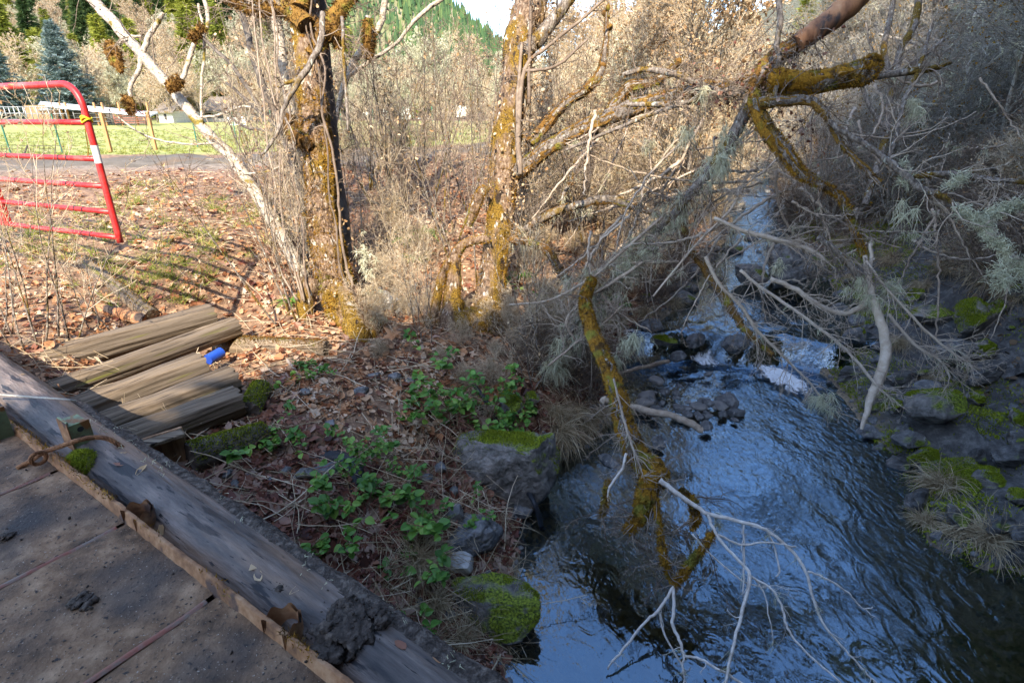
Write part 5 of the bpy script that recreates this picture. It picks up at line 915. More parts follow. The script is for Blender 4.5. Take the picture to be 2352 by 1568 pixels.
put_rock(1520, 787, 70, .7, .45, 'rock_moss', 'bright mossy stone left of the cascade lip', .38); put_rock(1600, 790, 90, .5, .5, 'rock_bare', 'wet black ledge rock in the cascade lip', .26); put_rock(1690, 800, 80, .6, .6, 'rock_bare', 'wet dark rock splitting the cascade in two', .30); put_rock(1560, 822, 60, .6, .4, 'rock_bare', 'wet black stone beside the left tongue of white water', .14)
put_rock(1625, 862, 22, .8, .6, 'rock_bare', 'tiny black stone in the white water', .05); put_rock(1465, 840, 44, .8, .7, 'rock', 'dark stone with a green side left of the cascade'); put_rock(1488, 690, 40, .8, .7, 'rock_moss', 'mossy stone on the far left shore above the cascade'); put_rock(1390, 690, 36, .8, .7, 'rock_moss', 'small mossy stone under the lichen branches'); put_rock(1350, 745, 60, .8, .7, 'rock_moss', 'mossy mound right of the leaning tree foot')
for k in range(34):                                                   # cobbles of the gravel bar
    px, py = rng.uniform(1455, 1690), 0; u = (px-1455)/235; py = 915+45*u+rng.normal()*20-10
    put_rock(px, py, rng.uniform(14, 44)*(1.2-.3*u), .75, .5, 'rock_bare' if k % 3 else 'gravel_stone', 'rounded dark cobble on the gravel bar below the cascade', max(.03, .09-.05*u), 'cobbles on the gravel bar', .25, None, 3, 7)
for k, (px, py, w) in enumerate(((860, 868, 36), (905, 872, 40), (940, 880, 32), (830, 905, 44), (700, 905, 34), (760, 975, 36), (700, 1090, 60), (745, 1085, 66), (540, 1120, 40), (525, 1090, 34), (655, 1085, 34), (1010, 1080, 46), (1040, 1130, 40), (980, 1105, 34), (1120, 1330, 40), (1010, 1330, 44), (860, 1290, 30), (960, 1390, 40), (1030, 1420, 46), (500, 1135, 26), (575, 1100, 26), (620, 1110, 30), (890, 1300, 26))):
    put_rock(px, py, w, .75, .6, ('rock', 'rock_bare')[k % 2], 'grey stone half buried in the brown leaf litter of the left bank', None, 'stones in the leaf litter', .35, None, 3, 10)
# slate ledges and mossy blocks of the right bank
RB = [(2170, 1110, 250, .5, .28, 'rock_moss'), (2140, 960, 170, .7, .6, 'rock_moss'), (2080, 1020, 110, .6, .4, 'rock'), (2010, 935, 100, .6, .5, 'rock_moss'), (2230, 760, 190, .5, .5, 'rock_moss'), (2140, 740, 120, .6, .5, 'rock_moss'), (2275, 730, 66, .8, .8, 'rock_moss'), (2180, 820, 150, .5, .4, 'rock'), (2250, 815, 110, .5, .5, 'rock_moss'), (1960, 690, 60, .7, .6, 'rock_moss'), (2010, 700, 40, .8, .7, 'rock_moss'), (1975, 775, 60, .6, .5, 'rock_moss'), (1930, 820, 66, .5, .4, 'rock_moss'), (2060, 880, 110, .5, .35, 'slate'), (2260, 870, 120, .5, .4, 'slate'), (2240, 920, 80, .5, .35, 'rock_moss'), (2330, 970, 80, .6, .6, 'rock_moss'), (2320, 1060, 100, .7, .6, 'slate'), (2240, 1060, 60, .8, .7, 'slate'), (2270, 1110, 110, .6, .4, 'rock_moss'), (2340, 1150, 90, .6, .5, 'rock_moss'), (2190, 1190, 120, .5, .35, 'slate'), (2100, 1160, 100, .6, .5, 'slate'), (2290, 1210, 120, .5, .4, 'slate'), (2340, 1250, 90, .6, .5, 'slate'), (2060, 1080, 90, .6, .45, 'slate'), (1950, 860, 80, .5, .35, 'slate'), (2110, 860, 80, .5, .3, 'slate'), (2350, 860, 90, .6, .5, 'slate'), (2030, 800, 70, .6, .4, 'slate'), (2100, 690, 60, .7, .6, 'rock_moss'), (2340, 690, 60, .8, .7, 'rock_moss'), (2060, 940, 70, .5, .4, 'rock_moss'), (1990, 1000, 60, .5, .4, 'slate'), (2200, 870, 70, .5, .4, 'slate'), (2120, 1060, 120, .4, .3, 'rock_moss')]
for px, py, w, a_, h_, mt in RB: put_rock(px, py, w, a_, h_, mt, {'rock_moss': 'dark slate block with a bright green moss cap on the right bank', 'rock': 'grey mossy slate block on the right bank', 'slate': 'bare dark wet slate slab on the right bank'}[mt], None, 'slate blocks of the right bank', .25, .62+rng.normal()*.15, 4, 13, rng.uniform(-.25, .1))
for k in range(40):
    y = rng.uniform(7.5, 22); sd = rng.random() < .5; x = (xL(y)+rng.normal()*.3) if sd else (xR(y)+rng.normal()*.5); w = rng.uniform(.08, .3); mb = MB(); rock(mb, (0, 0, 0), w, w*.7, w*.55, 3, 9)
    o = mb.build('rock', M['rock_bare' if k % 2 else 'rock']); o.location = (x, y, max(float(H(x, y)), float(wlev(x, y)))+w*.1); tag(o, 'small stream-edge rock along the upper creek', 'rock', 'rocks along the upper creek')
for k in range(26):
    x, y = rng.uniform(.6, 3.6), rng.uniform(2.4, 6.5); w = rng.uniform(.06, .2); mb = MB(); rock(mb, (0, 0, 0), w, w*.8, w*.35, 3, 9); o = mb.build('rock', M['gravel_stone']); o.location = (x, y, float(H(x, y))); tag(o, 'pale stone lying under water on the bed of the pool', 'rock', 'stones on the pool bed')
mb = MB(); v, t = ico(1)                                               # gravel along the shores and on the bed
for k in range(5200):
    y = rng.uniform(2.3, 14); x = rng.uniform(xL(y)-.35, xR(y)+.5) if k % 3 else xL(y)+rng.normal()*.25; r = rng.uniform(.008, .035); mb.v.append(v*r*rng.uniform(.6, 1.3, 3)+np.array([x, y, 0])); mb.t.append(t+mb.n); mb.n += len(v)
V = np.concatenate(mb.v); c = V.reshape(-1, len(v), 3).mean(1); hz = H(c[:, 0], c[:, 1]); V[:, 2] += np.repeat(hz, len(v)); mb.v = [V]
tag(mb.build('gravel', M['gravel_stone']), 'loose gravel and pebbles on the creek bed and its shores', 'gravel', kind='stuff')

for k in range(110):
    y = rng.uniform(3.4, 11.5); x = float(xR(y))+abs(rng.normal())*1.5+.05; w = float(np.exp(rng.normal(-2.3, .5))); mb = MB(); rock(mb, (0, 0, 0), w, w*rng.uniform(.4, .8), w*rng.uniform(.2, .5), 3, 10, .15, .62+rng.normal()*.25, rng.uniform(-.3, .15))
    o = mb.build('rock', M[('slate', 'rock', 'rock_bare')[k % 3]]); o.location = (x, y, float(H(x, y))+w*.08); tag(o, 'small broken slate piece on the right bank', 'rock', 'slate pieces on the right bank')
mb = MB(); n = 150000; y = rng.uniform(3.2, 16, n); x = xR(y)+np.abs(rng.normal(size=n))*2.2+.1; k = vnoise(x*1.1+y*.5, y*1.3, 1.5, 3)+.12*rng.normal(size=n) > .12; x, y = x[k], y[k]; h, nn_ = tnorm(x, y); blades(mb, np.stack([x, y, h+.004], -1), nrm(nn_+rng.normal(size=nn_.shape)*.5)*rng.uniform(.015, .05, (len(x), 1)), nrm(rng.normal(size=nn_.shape))*.009); tag(mb.build('moss_carpet', M['moss_green'], smooth=False), 'bright yellow-green moss carpet spreading over the right bank ledges', 'moss', kind='stuff')
# ------------------------------------------------------------------ leaf litter, sticks, grass
def scatter(n, r0=2.4, r1=17, a0=-1.25, a1=.62):
    r = np.exp(rng.uniform(math.log(r0), math.log(r1), n)); a = rng.uniform(a0, a1, n); return r*np.sin(a), r*np.cos(a)
def road_d(x, y): return np.min(np.hypot(x[:, None]-rp[None, ::3, 0], y[:, None]-rp[None, ::3, 1]), axis=1)
x, y = scatter(84000); ok = (xL(y)-x > .12)&(meadow(x, y) < .1)&(y > -1); x, y = x[ok], y[ok]; ok = (road_d(x, y) > 2.3)&(rng.random(len(x)) < .95+.9*vnoise(x, y, 1.5)+.7*vnoise(x, y, 4.)); x, y = x[ok], y[ok]
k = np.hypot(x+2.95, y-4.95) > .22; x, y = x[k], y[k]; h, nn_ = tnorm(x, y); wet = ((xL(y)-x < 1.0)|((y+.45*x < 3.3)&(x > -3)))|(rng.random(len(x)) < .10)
p = np.stack([x, y, h+rng.uniform(.0, .03, len(x))], -1); nv = nrm(nn_+rng.normal(size=p.shape)*.27); sz = np.minimum(np.exp(rng.normal(-3.0, .45, len(x))), .11)
big_ = rng.random(len(x)) < .30
mb = MB(); k = ~wet&~big_; leaves(mb, p[k], nv[k], sz[k], .5, .36); k = ~wet&big_; maple(mb, p[k], nv[k], sz[k]*1.5); tag(mb.build('leaf_litter', M['leaf_dry'], smooth=False), 'dry tan and reddish fallen leaves covering the sunlit bank', 'leaf litter', kind='stuff')
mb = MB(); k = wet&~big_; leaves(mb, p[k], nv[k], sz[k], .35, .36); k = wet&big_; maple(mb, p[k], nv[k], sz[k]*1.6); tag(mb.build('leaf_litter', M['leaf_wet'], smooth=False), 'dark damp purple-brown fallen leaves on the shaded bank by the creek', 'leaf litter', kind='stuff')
x, y = scatter(7000, 4, 18, .35, 1.1); ok = (x-xR(y) > 1.8); x, y = x[ok], y[ok]; h, nn_ = tnorm(x, y); mb = MB(); leaves(mb, np.stack([x, y, h+.02], -1), nrm(nn_+rng.normal(size=nn_.shape)*.4), rng.uniform(.04, .1, len(x)), .5); tag(mb.build('leaf_litter', M['leaf_brown'], smooth=False), 'brown fallen leaves on the steep right bank', 'leaf litter', kind='stuff')
x, y = scatter(4200, 2.6, 18); ok = (xL(y)-x > .1)&(meadow(x, y) < .1); x, y = x[ok], y[ok]; ok = road_d(x, y) > 2; x, y = x[ok], y[ok]
h, nn_ = tnorm(x, y); a = rng.uniform(0, 2*PI, len(x)); d = np.stack([np.cos(a), np.sin(a), rng.uniform(-.1, .35, len(x))], -1); d -= nn_*np.sum(d*nn_, -1, keepdims=True)*.8
P = grow(np.stack([x, y, h+.02], -1), d, rng.uniform(.12, .8, len(x)), 6, .12, 0); mb = MB(); R = rng.uniform(.0025, .006, len(x))[:, None]*np.linspace(1, .5, 6); tubes(mb, P, R, 4, False); C, CR = kids(P, R, 2, lf=(.2, .5), rmin=.002); tubes(mb, C, CR, 3, False)
tag(mb.build('fallen_sticks', M['twig_tan'], smooth=False), 'fallen twigs and sticks littering the leafy bank', 'twig litter', kind='stuff')
def tufts(mb, x, y, k, ln, w=.004, spread=.7, droop=-.12):
    h = H(x, y); st = np.repeat(np.stack([x, y, h], -1), k, 0)+rng.normal(size=(len(x)*k, 3))*np.array([.03, .03, 0]); d = rng.normal(size=st.shape)*np.array([spread, spread, .2])+EZ
    P = grow(st, d, rng.uniform(*ln, len(st)), 5, .1, droop); T_ = nrm(np.gradient(P, axis=1)); s = nrm(np.cross(T_, rng.normal(size=(len(st), 1, 3))))*(w*np.linspace(1, .15, 5))[None, :, None]
    V = np.stack([P-s, P+s], 2); n = 5; i = np.arange(4)*2; q = np.stack([i, i+1, i+3, i+2], -1); mb.add(V.reshape(-1, 3), (q[None]+(np.arange(len(st))*10)[:, None, None]).reshape(-1, 4))
gx_, gy_ = [], []
for px, py, n, sp in ((470, 500, 26, 1.), (500, 540, 14, .5), (320, 470, 16, .5), (350, 430, 12, .6), (280, 450, 10, .5), (160, 540, 16, .4), (100, 560, 18, .5), (220, 560, 16, .4), (380, 590, 20, .6), (470, 590, 16, .4), (330, 620, 12, .3), (250, 620, 14, .4), (300, 690, 10, .25), (440, 690, 7, .15), (420, 640, 12, .3), (180, 500, 14, .5), (540, 470, 16, .7), (60, 590, 12, .4), (20, 540, 12, .4), (600, 520, 8, .4), (420, 560, 14, .5)):
    c, s = gxy(px, py); n = int(n*.6); gx_ += list(c[0]+rng.normal(size=n)*sp*.6); gy_ += list(c[1]+rng.normal(size=n)*sp*.6)
mb = MB(); tufts(mb, np.array(gx_), np.array(gy_), 18, (.08, .28), .004); tag(mb.build('bank_grass', M['grass_green'], smooth=False), 'green and yellowing grass tufts on the leafy bank', 'grass', kind='stuff')
x = rng.uniform(-34, 8, 9000); y = rng.uniform(13, 46, 9000); ok = (meadow(x, y) > .35)&(rng.random(9000) < 22/y); x, y = x[ok], y[ok]; ok = road_d(x, y) > 1.7; x, y = x[ok], y[ok]; mb = MB(); tufts(mb, x, y, 9, (.05, .14), .012, .9); tag(mb.build('meadow_grass', M['meadow_blades'], smooth=False), 'short green meadow grass beyond the road', 'grass', kind='stuff')
# dry grass tussocks
def tussock(k, L, nm):
    t = thing(nm, '', 'grass tussock'); mb = MB(); st = rng.normal(size=(k, 3))*np.array([.05, .05, .02]); d = rng.normal(size=(k, 3))*np.array([.95, .8, .2])+EZ*.75+np.array([.25, -.1, 0]); P = grow(st, d, L*rng.uniform(.35, 1.15, k), 8, .15, -rng.uniform(.12, .48, k))
    T_ = nrm(np.gradient(P, axis=1)); s = nrm(np.cross(T_, rng.normal(size=(k, 1, 3))))*(.0042*np.linspace(1, .3, 8))[None, :, None]; V = np.stack([P-s, P+s], 2); i = np.arange(7)*2; q = np.stack([i, i+1, i+3, i+2], -1); mb.add(V.reshape(-1, 3), (q[None]+(np.arange(k)*16)[:, None, None]).reshape(-1, 4)); o = mb.build('grass_blades', M['grass_dry'], t, False); o['kind'] = 'stuff'; KIDS[t.name] = [o]; return t
TU = [tussock(520, .42, 'dry_tussock'), tussock(420, .34, 'dry_tussock'), tussock(600, .5, 'dry_tussock')]; used = set()
def put(protos, i, loc, rz, sc, label, group, **kw):
    pr = protos[i % len(protos)]
    if pr.name not in used:
        used.add(pr.name); pr.location = loc; pr.rotation_euler = (0, 0, rz); pr.scale = (sc, sc, sc); pr['label'] = label; pr['group'] = group; return pr
    return dup(pr, loc, rz, sc, label, group, **kw)
for k, (px, py, sc, lb) in enumerate([(1285, 1000, 1.15, 'shaggy dry grass clump drooping over the shallow water left'), (1320, 955, 1.0, 'pale dry grass clump above the shaggy one by the hanging limb'), (1385, 960, .7, 'small round dry tussock behind the mossy hanging limb'), (1345, 985, .7, 'dry grass tuft beside the small round tussock'), (1270, 950, .9, 'dry grass hanging under the lichen twigs'), (1490, 825, .75, 'dry tussock between the cobbles and the white water'), (1715, 815, .6, 'round dry tussock on the rock right of the left cascade'), (1632, 770, .45, 'small dry tussock on the cascade lip'), (1540, 700, .8, 'dry grass fringe on the far left shore'), (1480, 720, .8, 'dry grass clump above the mossy lip stone'), (1580, 670, .7, 'dry tussock by the quiet upper water'), (1420, 745, .7, 'dry grass under the fallen lichen branches'),
                                      (2160, 1120, .95, 'largest dry tussock on the right bank spreading over slate'), (2205, 1235, 1.0, 'dry tussock hanging over the brown water on the right'), (2270, 1245, .85, 'dry tussock right of the one hanging over brown water'), (2120, 1205, .6, 'small dry tuft at the tip of the right bank'), (2030, 930, .6, 'dry tuft behind the pale dead snag'), (2115, 865, .5, 'dry tuft on the slate in mid bank'), (2210, 870, .5, 'dry tuft below the smooth grey slab'), (2270, 840, .6, 'dry tuft at the edge of the side pool'), (2060, 790, .6, 'dry grass clump right of the pale snag top'), (2140, 920, .6, 'dry tuft crowning the mossy block'), (1840, 555, .8, 'dry tussock on the right shore of the upper creek'), (1950, 560, 1., 'dry grass patch beneath the drooping branches'), (2050, 600, 1.1, 'dry grass bank right of the upper creek'), (2180, 620, 1.1, 'dry grass hanging on the steep right bank'), (2280, 650, 1.1, 'dry grass clump on the steep bank at far right'), (2340, 680, 1., 'dry grass clump cut by the right edge'), (2120, 660, 1., 'dry grass tuft above the mossy blocks'), (1890, 500, .9, 'dry grass tuft far up the right shore'), (1800, 500, .6, 'low dark tussock in the far creek'), (1960, 640, .7, 'dry tuft at the bend of the upper creek'), (2240, 590, 1.2, 'tall dry grass on the right slope'), (1090, 1440, .6, 'dry grass bunch beside the moss-streaked slab'), (1000, 1390, .8, 'tangled dry grass between log and boulders'), (960, 1300, .8, 'dry grass tangle below the small bramble'), (1060, 1480, .6, 'dry grass bunch at the foot of the bridge log'), (960, 1200, .6, 'thin dry grass tuft left of the dark boulder')]):
    c, s = gxy(px, py); put(TU, k, tuple(c+EZ*.02), rng.uniform(0, 6), sc, lb, 'dry grass tussocks')
mb = MB(); x, y = scatter(260, 2.6, 4.6, -.5, .1); ok = (xL(y)-x > .05)&(xL(y)-x < 1.1); tufts(mb, x[ok], y[ok], 9, (.12, .45), .003, 1.4, -.2); tag(mb.build('dead_grass', M['grass_dry'], smooth=False), 'matted dead grass stems between the bridge log and the boulders', 'grass', kind='stuff')
# brambles and ferns
def bramble(nm, canes, leafn, L):
    t = thing(nm, '', 'bramble'); mb = MB(); P = grow(rng.normal(size=(canes, 3))*.03, rng.normal(size=(canes, 3))*np.array([1, 1, .3])+EZ*.8, L*rng.uniform(.6, 1.2, canes), 10, .12, -.13); R = np.full((canes, 10), .0035)*np.linspace(1, .6, 10); tubes(mb, P, R, 5, False); C, CR = kids(P, R, leafn//3, .25, 1., (.5, 1.2), (.12, .25), .7, 4, .15, .05, .0015); tubes(mb, C, CR, 3, False)
    o1 = mb.build('canes', mat('bramble_cane', [(.14,.03,.03), (.22,.07,.05), (.2,.14,.06)], 9, 3, .6, 0), t); g = MB()
    for f, s_, n_ in ((1., 1., 1), (.72, .85, 2)):
        for j in range(n_):
            a_ = C[:, -1] if f == 1 else C[:, -2]+rng.normal(size=(len(C), 3))*.012; N_ = nrm(EZ+rng.normal(size=a_.shape)*.5); n = len(a_); u = nrm(np.cross(N_, rng.normal(size=(n, 3)))); v_ = np.cross(N_, u); sz = rng.uniform(.05, .095, (n, 1))*s_
            # serrate oval leaf: midrib + two sides, folded
            ts = [0, .18, .42, .7, .9, 1.]; ws = [0, .30, .40, .30, .13, 0]; mid = np.stack([a_+u*sz*t_-N_*sz*.12*t_*t_ for t_ in ts], 1); le = np.stack([a_+u*sz*t_+v_*sz*w_+N_*sz*(.16*w_*2-.12*t_*t_) for t_, w_ in zip(ts, ws)], 1); ri = np.stack([a_+u*sz*t_-v_*sz*w_+N_*sz*(.16*w_*2-.12*t_*t_) for t_, w_ in zip(ts, ws)], 1)
            V = np.concatenate([mid, le, ri], 1).reshape(-1, 3); q = np.array([[i, i+1, 7+i, 6+i] for i in range(5)]+[[i+1, i, 12+i, 13+i] for i in range(5)]); g.add(V, (q[None]+(np.arange(n)*18)[:, None, None]).reshape(-1, 4))
    o2 = g.build('foliage', M['leaf_green'], t, False); KIDS[t.name] = [o1, o2]; return t
BR = [bramble('bramble', 9, 48, .62), bramble('bramble', 6, 24, .5), bramble('bramble', 4, 18, .32)]
for k, (px, py, i, sc, lb, dz) in enumerate([(1050, 1000, 0, 1.0, 'largest green bramble bush spilling over the big mossy boulder', .12), (1130, 1010, 0, .85, 'green bramble sprays on top of the big mossy boulder', .22), (1000, 960, 2, .9, 'green bramble sprays left of the largest bramble bush', .1), (1180, 985, 1, .9, 'green bramble tips right of the largest bramble bush', .15), (855, 1085, 0, .62, 'bright yellow-green bramble in the middle of the shaded leaf litter', .04), (725, 1095, 2, .9, 'small bramble sprig above the half buried tyre', .03), (830, 1040, 2, .8, 'thin bramble sprig above the bright yellow-green one', .02), (575, 1070, 2, .9, 'bramble sprig by the dark rotten log', .02), (720, 865, 1, .75, 'sunlit bramble sprig near the straight pale stick', .02), (905, 1140, 2, .8, 'bramble sprig right of the bright yellow-green one', .02), (880, 1240, 2, 1.2, 'bramble patch above the bridge log', .02), (800, 1240, 2, 1., 'small bramble sprig left of the bramble patch above the log', .02), (830, 1195, 2, 1., 'bramble sprig in dark leaves under the yellow-green bramble', .02), (975, 1175, 2, .8, 'bramble sprig left of the dark grey boulder', .02), (1100, 1210, 2, .6, 'pale bramble sprig lying on the dark grey boulder', .12), (975, 1420, 2, 1., 'bramble sprig low beside the bridge log', .03), (960, 1350, 2, 1., 'bramble sprig among matted dead grass', .03), (985, 845, 2, 1., 'bramble sprig at the foot of the leaning mossy stump', .05), (660, 1010, 2, .7, 'tiny bramble sprig in leaves under the sleeper ends', .02), (1390, 720, 2, 1., 'green sprig under the lichen draped branches', .05), (1210, 700, 2, 1.2, 'green sprig right of the mossy tree foot', .05)]):
    c, s = gxy(px, py); put([BR[i]], 0, tuple(c+EZ*dz), rng.uniform(0, 6), sc, lb, 'green brambles')
def fern(nm):
    t = thing(nm, '', 'fern'); g = MB(); n = 22; a_ = np.arange(n)*2*PI/n+rng.normal(size=n)*.1; P = grow(np.zeros((n, 3)), np.stack([np.cos(a_)*.8, np.sin(a_)*.8, np.full(n, .9)], -1), rng.uniform(.35, .6, n), 14, .03, -.13); T_ = nrm(np.gradient(P, axis=1)); s = nrm(np.cross(T_, EZ)); w = .055*np.sin(np.linspace(.25, PI, 14))
    for sg in (1, -1):
        for f in (0., .5):
            b = P[:, 1:-1]*(1-f)+P[:, 2:]*f; dl_ = sg*s[:, 1:-1]*w[1:-1, None]+T_[:, 1:-1]*.015-EZ*.008; blades(g, b.reshape(-1, 3), dl_.reshape(-1, 3), (T_[:, 1:-1]*.009).reshape(-1, 3))
    o = g.build('foliage', M['leaf_green'], t, False); mb = MB(); tubes(mb, P, np.full(P.shape[:2], .002), 3, False); o2 = mb.build('stems', M['grass_green'], t); KIDS[t.name] = [o, o2]; return t
FE = [fern('sword_fern')]
for px, py, sc, lb in ((968, 545, 1., 'bright green sword fern between the two mossy trees'), (955, 600, .7, 'smaller sword fern just below the bright one'), (672, 700, .5, 'small fern in the leaves left of the big mossy trunk'), (1200, 640, .6, 'fern half hidden right of the patchy mossy trunk'), (930, 560, .7, 'yellowish fern left of the bright sword fern')):
    c, s = gxy(px, py); put(FE, 0, tuple(c+EZ*.02), rng.uniform(0, 6), sc, lb, 'sword ferns')
# tyre, hose, culvert, big maple leaf
c, s = gxy(725, 1122); ty = thing('tyre', 'old black tyre half buried in leaves in the middle of the shaded bank', 'tyre', tuple(c)); R_, r_ = .27, .085; nu, nv2 = 72, 18; U, W = np.meshgrid(np.arange(nu)*2*PI/nu, np.arange(nv2)*2*PI/nv2, indexing='ij'); tread = .006*(np.sin(U*36+np.sign(np.sin(W*3))*1.5) > 0)*(np.cos(W) > .3)
V = np.stack([(R_+(r_+tread)*np.cos(W))*np.cos(U), (R_+(r_+tread)*np.cos(W))*np.sin(U), (r_+.02)*np.sin(W)], -1).reshape(-1, 3); ca_, sa_ = math.cos(.45), math.sin(.45); V = V@np.array([[1,0,0],[0,ca_,sa_],[0,-sa_,ca_]]); i = np.arange(nu)[:, None]*nv2+np.arange(nv2)[None]; j = ((np.arange(nu)+1) % nu)[:, None]*nv2+np.arange(nv2)[None]; i2 = np.arange(nu)[:, None]*nv2+(np.arange(nv2)+1)[None] % nv2; j2 = ((np.arange(nu)+1) % nu)[:, None]*nv2+(np.arange(nv2)+1)[None] % nv2
mb = MB(); mb.add(V, np.stack([i, j, j2, i2], -1).reshape(-1, 4)); o = mb.build('tread', M['black'], ty); o.location = (0, .13, -.13)
c1, _ = gxy(1088, 893); c2, _ = gxy(1135, 965); c3 = onz(1225, 1150, .25); c4 = onz(1246, 1215, -.05); mb = MB(); P = cr([c1+EZ*.06, c2+EZ*.05, onz(1180, 1060, .28)-EZ*.1, c3, c4], 12); tubes(mb, P, np.full(len(P), .024), 12); tag(mb.build('hose', M['black'], origin=c1), 'black plastic hose running down past the big mossy boulder into the water', 'hose')
a = gxy(868, 690)[0]+EZ*.10; b = gxy(915, 722)[0]+EZ*.12; L_ = np.linalg.norm(b-a); tt = np.linspace(0, 1, 60); P = a+(b-a)*tt[:, None]; mb = MB(); tubes(mb, P, .105+.010*np.sin(tt*L_*150), 24, False); tubes(mb, P[::-1], .098+.006*np.sin(tt*40), 24, False); tag(mb.build('culvert_pipe', M['culvert'], origin=a), 'short corrugated pale culvert pipe poking out of the leaves between the trees', 'pipe')
mb = MB(); c, s = gxy(905, 792); maple(mb, np.array([c+EZ*.12]), nrm(np.array([[0.1, -.6, .8]])), .26); tag(mb.build('maple_leaf', M['leaf_dry'], origin=c, smooth=False), 'single large reddish maple leaf hanging below the big mossy tree', 'leaf')
# ------------------------------------------------------------------ background trees and shrubs (one of each kind, then copies)
def bare(nm, h, k1, k2, k3, k4, bark, twig, spread=.42, up=.05, rb=.05, rmin=.006, ang=(.45, 1.), leafn=0, leafm='leaf_tan', lich=0, stems=1, t0=.15, leafs=(.05, .12), wig=.10, lf=(.45, .8)):
    t = thing(nm, '', 'tree'); mb = MB(); tw = MB(); st = rng.normal(size=(stems, 3))*np.array([.12, .12, 0]); d = rng.normal(size=(stems, 3))*np.array([.12, .12, 0])*(1 if stems == 1 else 2.6)+EZ
    P = grow(st, d, h*rng.uniform(.8, 1.05, stems), 14, wig*.6, .06); R = rb*np.linspace(1, .12, 14)[None]*np.ones((stems, 1))*rng.uniform(.7, 1.1, (stems, 1)); tubes(mb, P, np.maximum(R, rmin), 7)
    C, CR = kids(P, R, k1, t0, 1, ang, (.6, 1.2), .55, 8, wig, up, .03, rmin*1.2, .3, L=h*spread); big_ = CR[:, 0] > .02; tubes(mb, C[big_], CR[big_], 5, False); tubes(tw, C[~big_], CR[~big_], 4, False); al = [C]
    for kk, ln in ((k2, lf), (k3, (.3, .65)), (k4, (.3, .7))):
        if not kk: break
        C, CR = kids(C, CR, kk, .15, 1, (.4, 1.), ln, .7, 5, wig*1.5, up*.6, .03, rmin, .6); tubes(tw, C, CR, 3, False); al.append(C)
    ch = [mb.build('trunk', M[bark], t)]; o = tw.build('twigs', M[twig], t); o['kind'] = 'stuff'; ch.append(o)
    if leafn: g = MB(); p = on_curve(al[-1], leafn); leaves(g, p, nrm(rng.normal(size=p.shape)), rng.uniform(*leafs, leafn), .6, .3); o = g.build('dry_leaves', M[leafm], t, False); o['kind'] = 'stuff'; ch.append(o)
    if lich: g = MB(); p = on_curve(al[-1], lich); P_ = grow(np.repeat(p, 5, 0), rng.normal(size=(lich*5, 3)), rng.uniform(.06, .2, lich*5), 3, .4, -.05); tubes(g, P_, np.full(P_.shape[:2], rmin*1.1), 3, False); o = g.build('lichen', M['lichen'], t, False); o['kind'] = 'stuff'; ch.append(o)
    KIDS[t.name] = ch; return t
def conifer(nm, h, w, rows, per, needle, bl=(.16, .34), bw=.02, sp=26, droop=-.05, base=.08, full=.85):
    t = thing(nm, '', 'tree'); mb = MB(); P = np.stack([np.zeros(16), np.zeros(16), np.linspace(0, h, 16)], -1)+rng.normal(size=(16, 3))*.02; tubes(mb, P, h*.016*np.linspace(1, .06, 16), 8); g = MB(); tw = MB()
    z = np.repeat(np.linspace(base, .985, rows), per)*h; n = len(z); z = z+rng.normal(size=n)*h*.012; u = np.clip(1-z/h, .01, 1); L = w*(u**full)*rng.uniform(.65, 1.12, n)+.12; a = rng.uniform(0, 2*PI, n)
    B = grow(np.stack([0*a, 0*a, z], -1), np.stack([np.cos(a), np.sin(a), .35-.5*u], -1), L, 7, .06, droop); BR_ = np.maximum(.012*h/10, .006)*np.linspace(1, .3, 7)[None]*np.ones((n, 1)); tubes(mb, B, BR_, 3, False)
    k = np.maximum(4, (sp*L/w*1.3).astype(int)); idx = np.repeat(np.arange(n), k); f = rng.uniform(.12, 1, len(idx))*5.99; i = f.astype(int); fr = (f-i)[:, None]; p = B[idx, i]*(1-fr)+B[idx, i+1]*fr; T_ = nrm(B[idx, i+1]-B[idx, i]); s = nrm(np.cross(T_, EZ))*np.where(rng.random((len(idx), 1)) < .5, 1, -1)
    d = nrm(T_*.8+s*rng.uniform(.2, 1., (len(idx), 1))+rng.normal(size=p.shape)*.28); l = rng.uniform(*bl, len(idx))[:, None]*h/10
    p = p+rng.normal(size=p.shape)*np.array([.03, .03, .05])*h/10; sd = nrm(np.cross(d, EZ+rng.normal(size=p.shape)*.6))*bw*h/10
    blades(g, p, d*l-EZ*l*.12, sd); blades(g, p+d*l*.25, nrm(d+s*.7)*l*.6, sd*.8); blades(g, p+d*l*.25, nrm(d-s*.7+EZ*.15)*l*.6, sd*.8)
    o = g.build('foliage', M[needle], t, False); o['kind'] = 'stuff'; KIDS[t.name] = [mb.build('trunk', M['bark_dark'], t), o]; return t
TAN = [bare('bare_tree', 7.5, 26, 7, 5, 3, 'bark_grey', 'twig_tan', .38, .06, .085, .007, leafn=2600), bare('bare_tree', 6, 24, 7, 5, 3, 'bark_moss', 'twig_tan', .42, .05, .07, .0065, leafn=1800, lich=500), bare('bare_tree', 9, 30, 8, 5, 2, 'bark_grey', 'twig_tan', .33, .08, .095, .008, leafn=2600)]
SHR = [bare('bare_shrub', 3.2, 14, 6, 4, 0, 'twig_tan', 'twig_tan', .4, .05, .018, .0045, stems=7, leafn=300, leafs=(.03, .07)), bare('bare_shrub', 2.4, 12, 6, 4, 0, 'twig_grey', 'twig_tan', .45, .03, .014, .0045, stems=8, leafn=500, leafs=(.03, .07))]
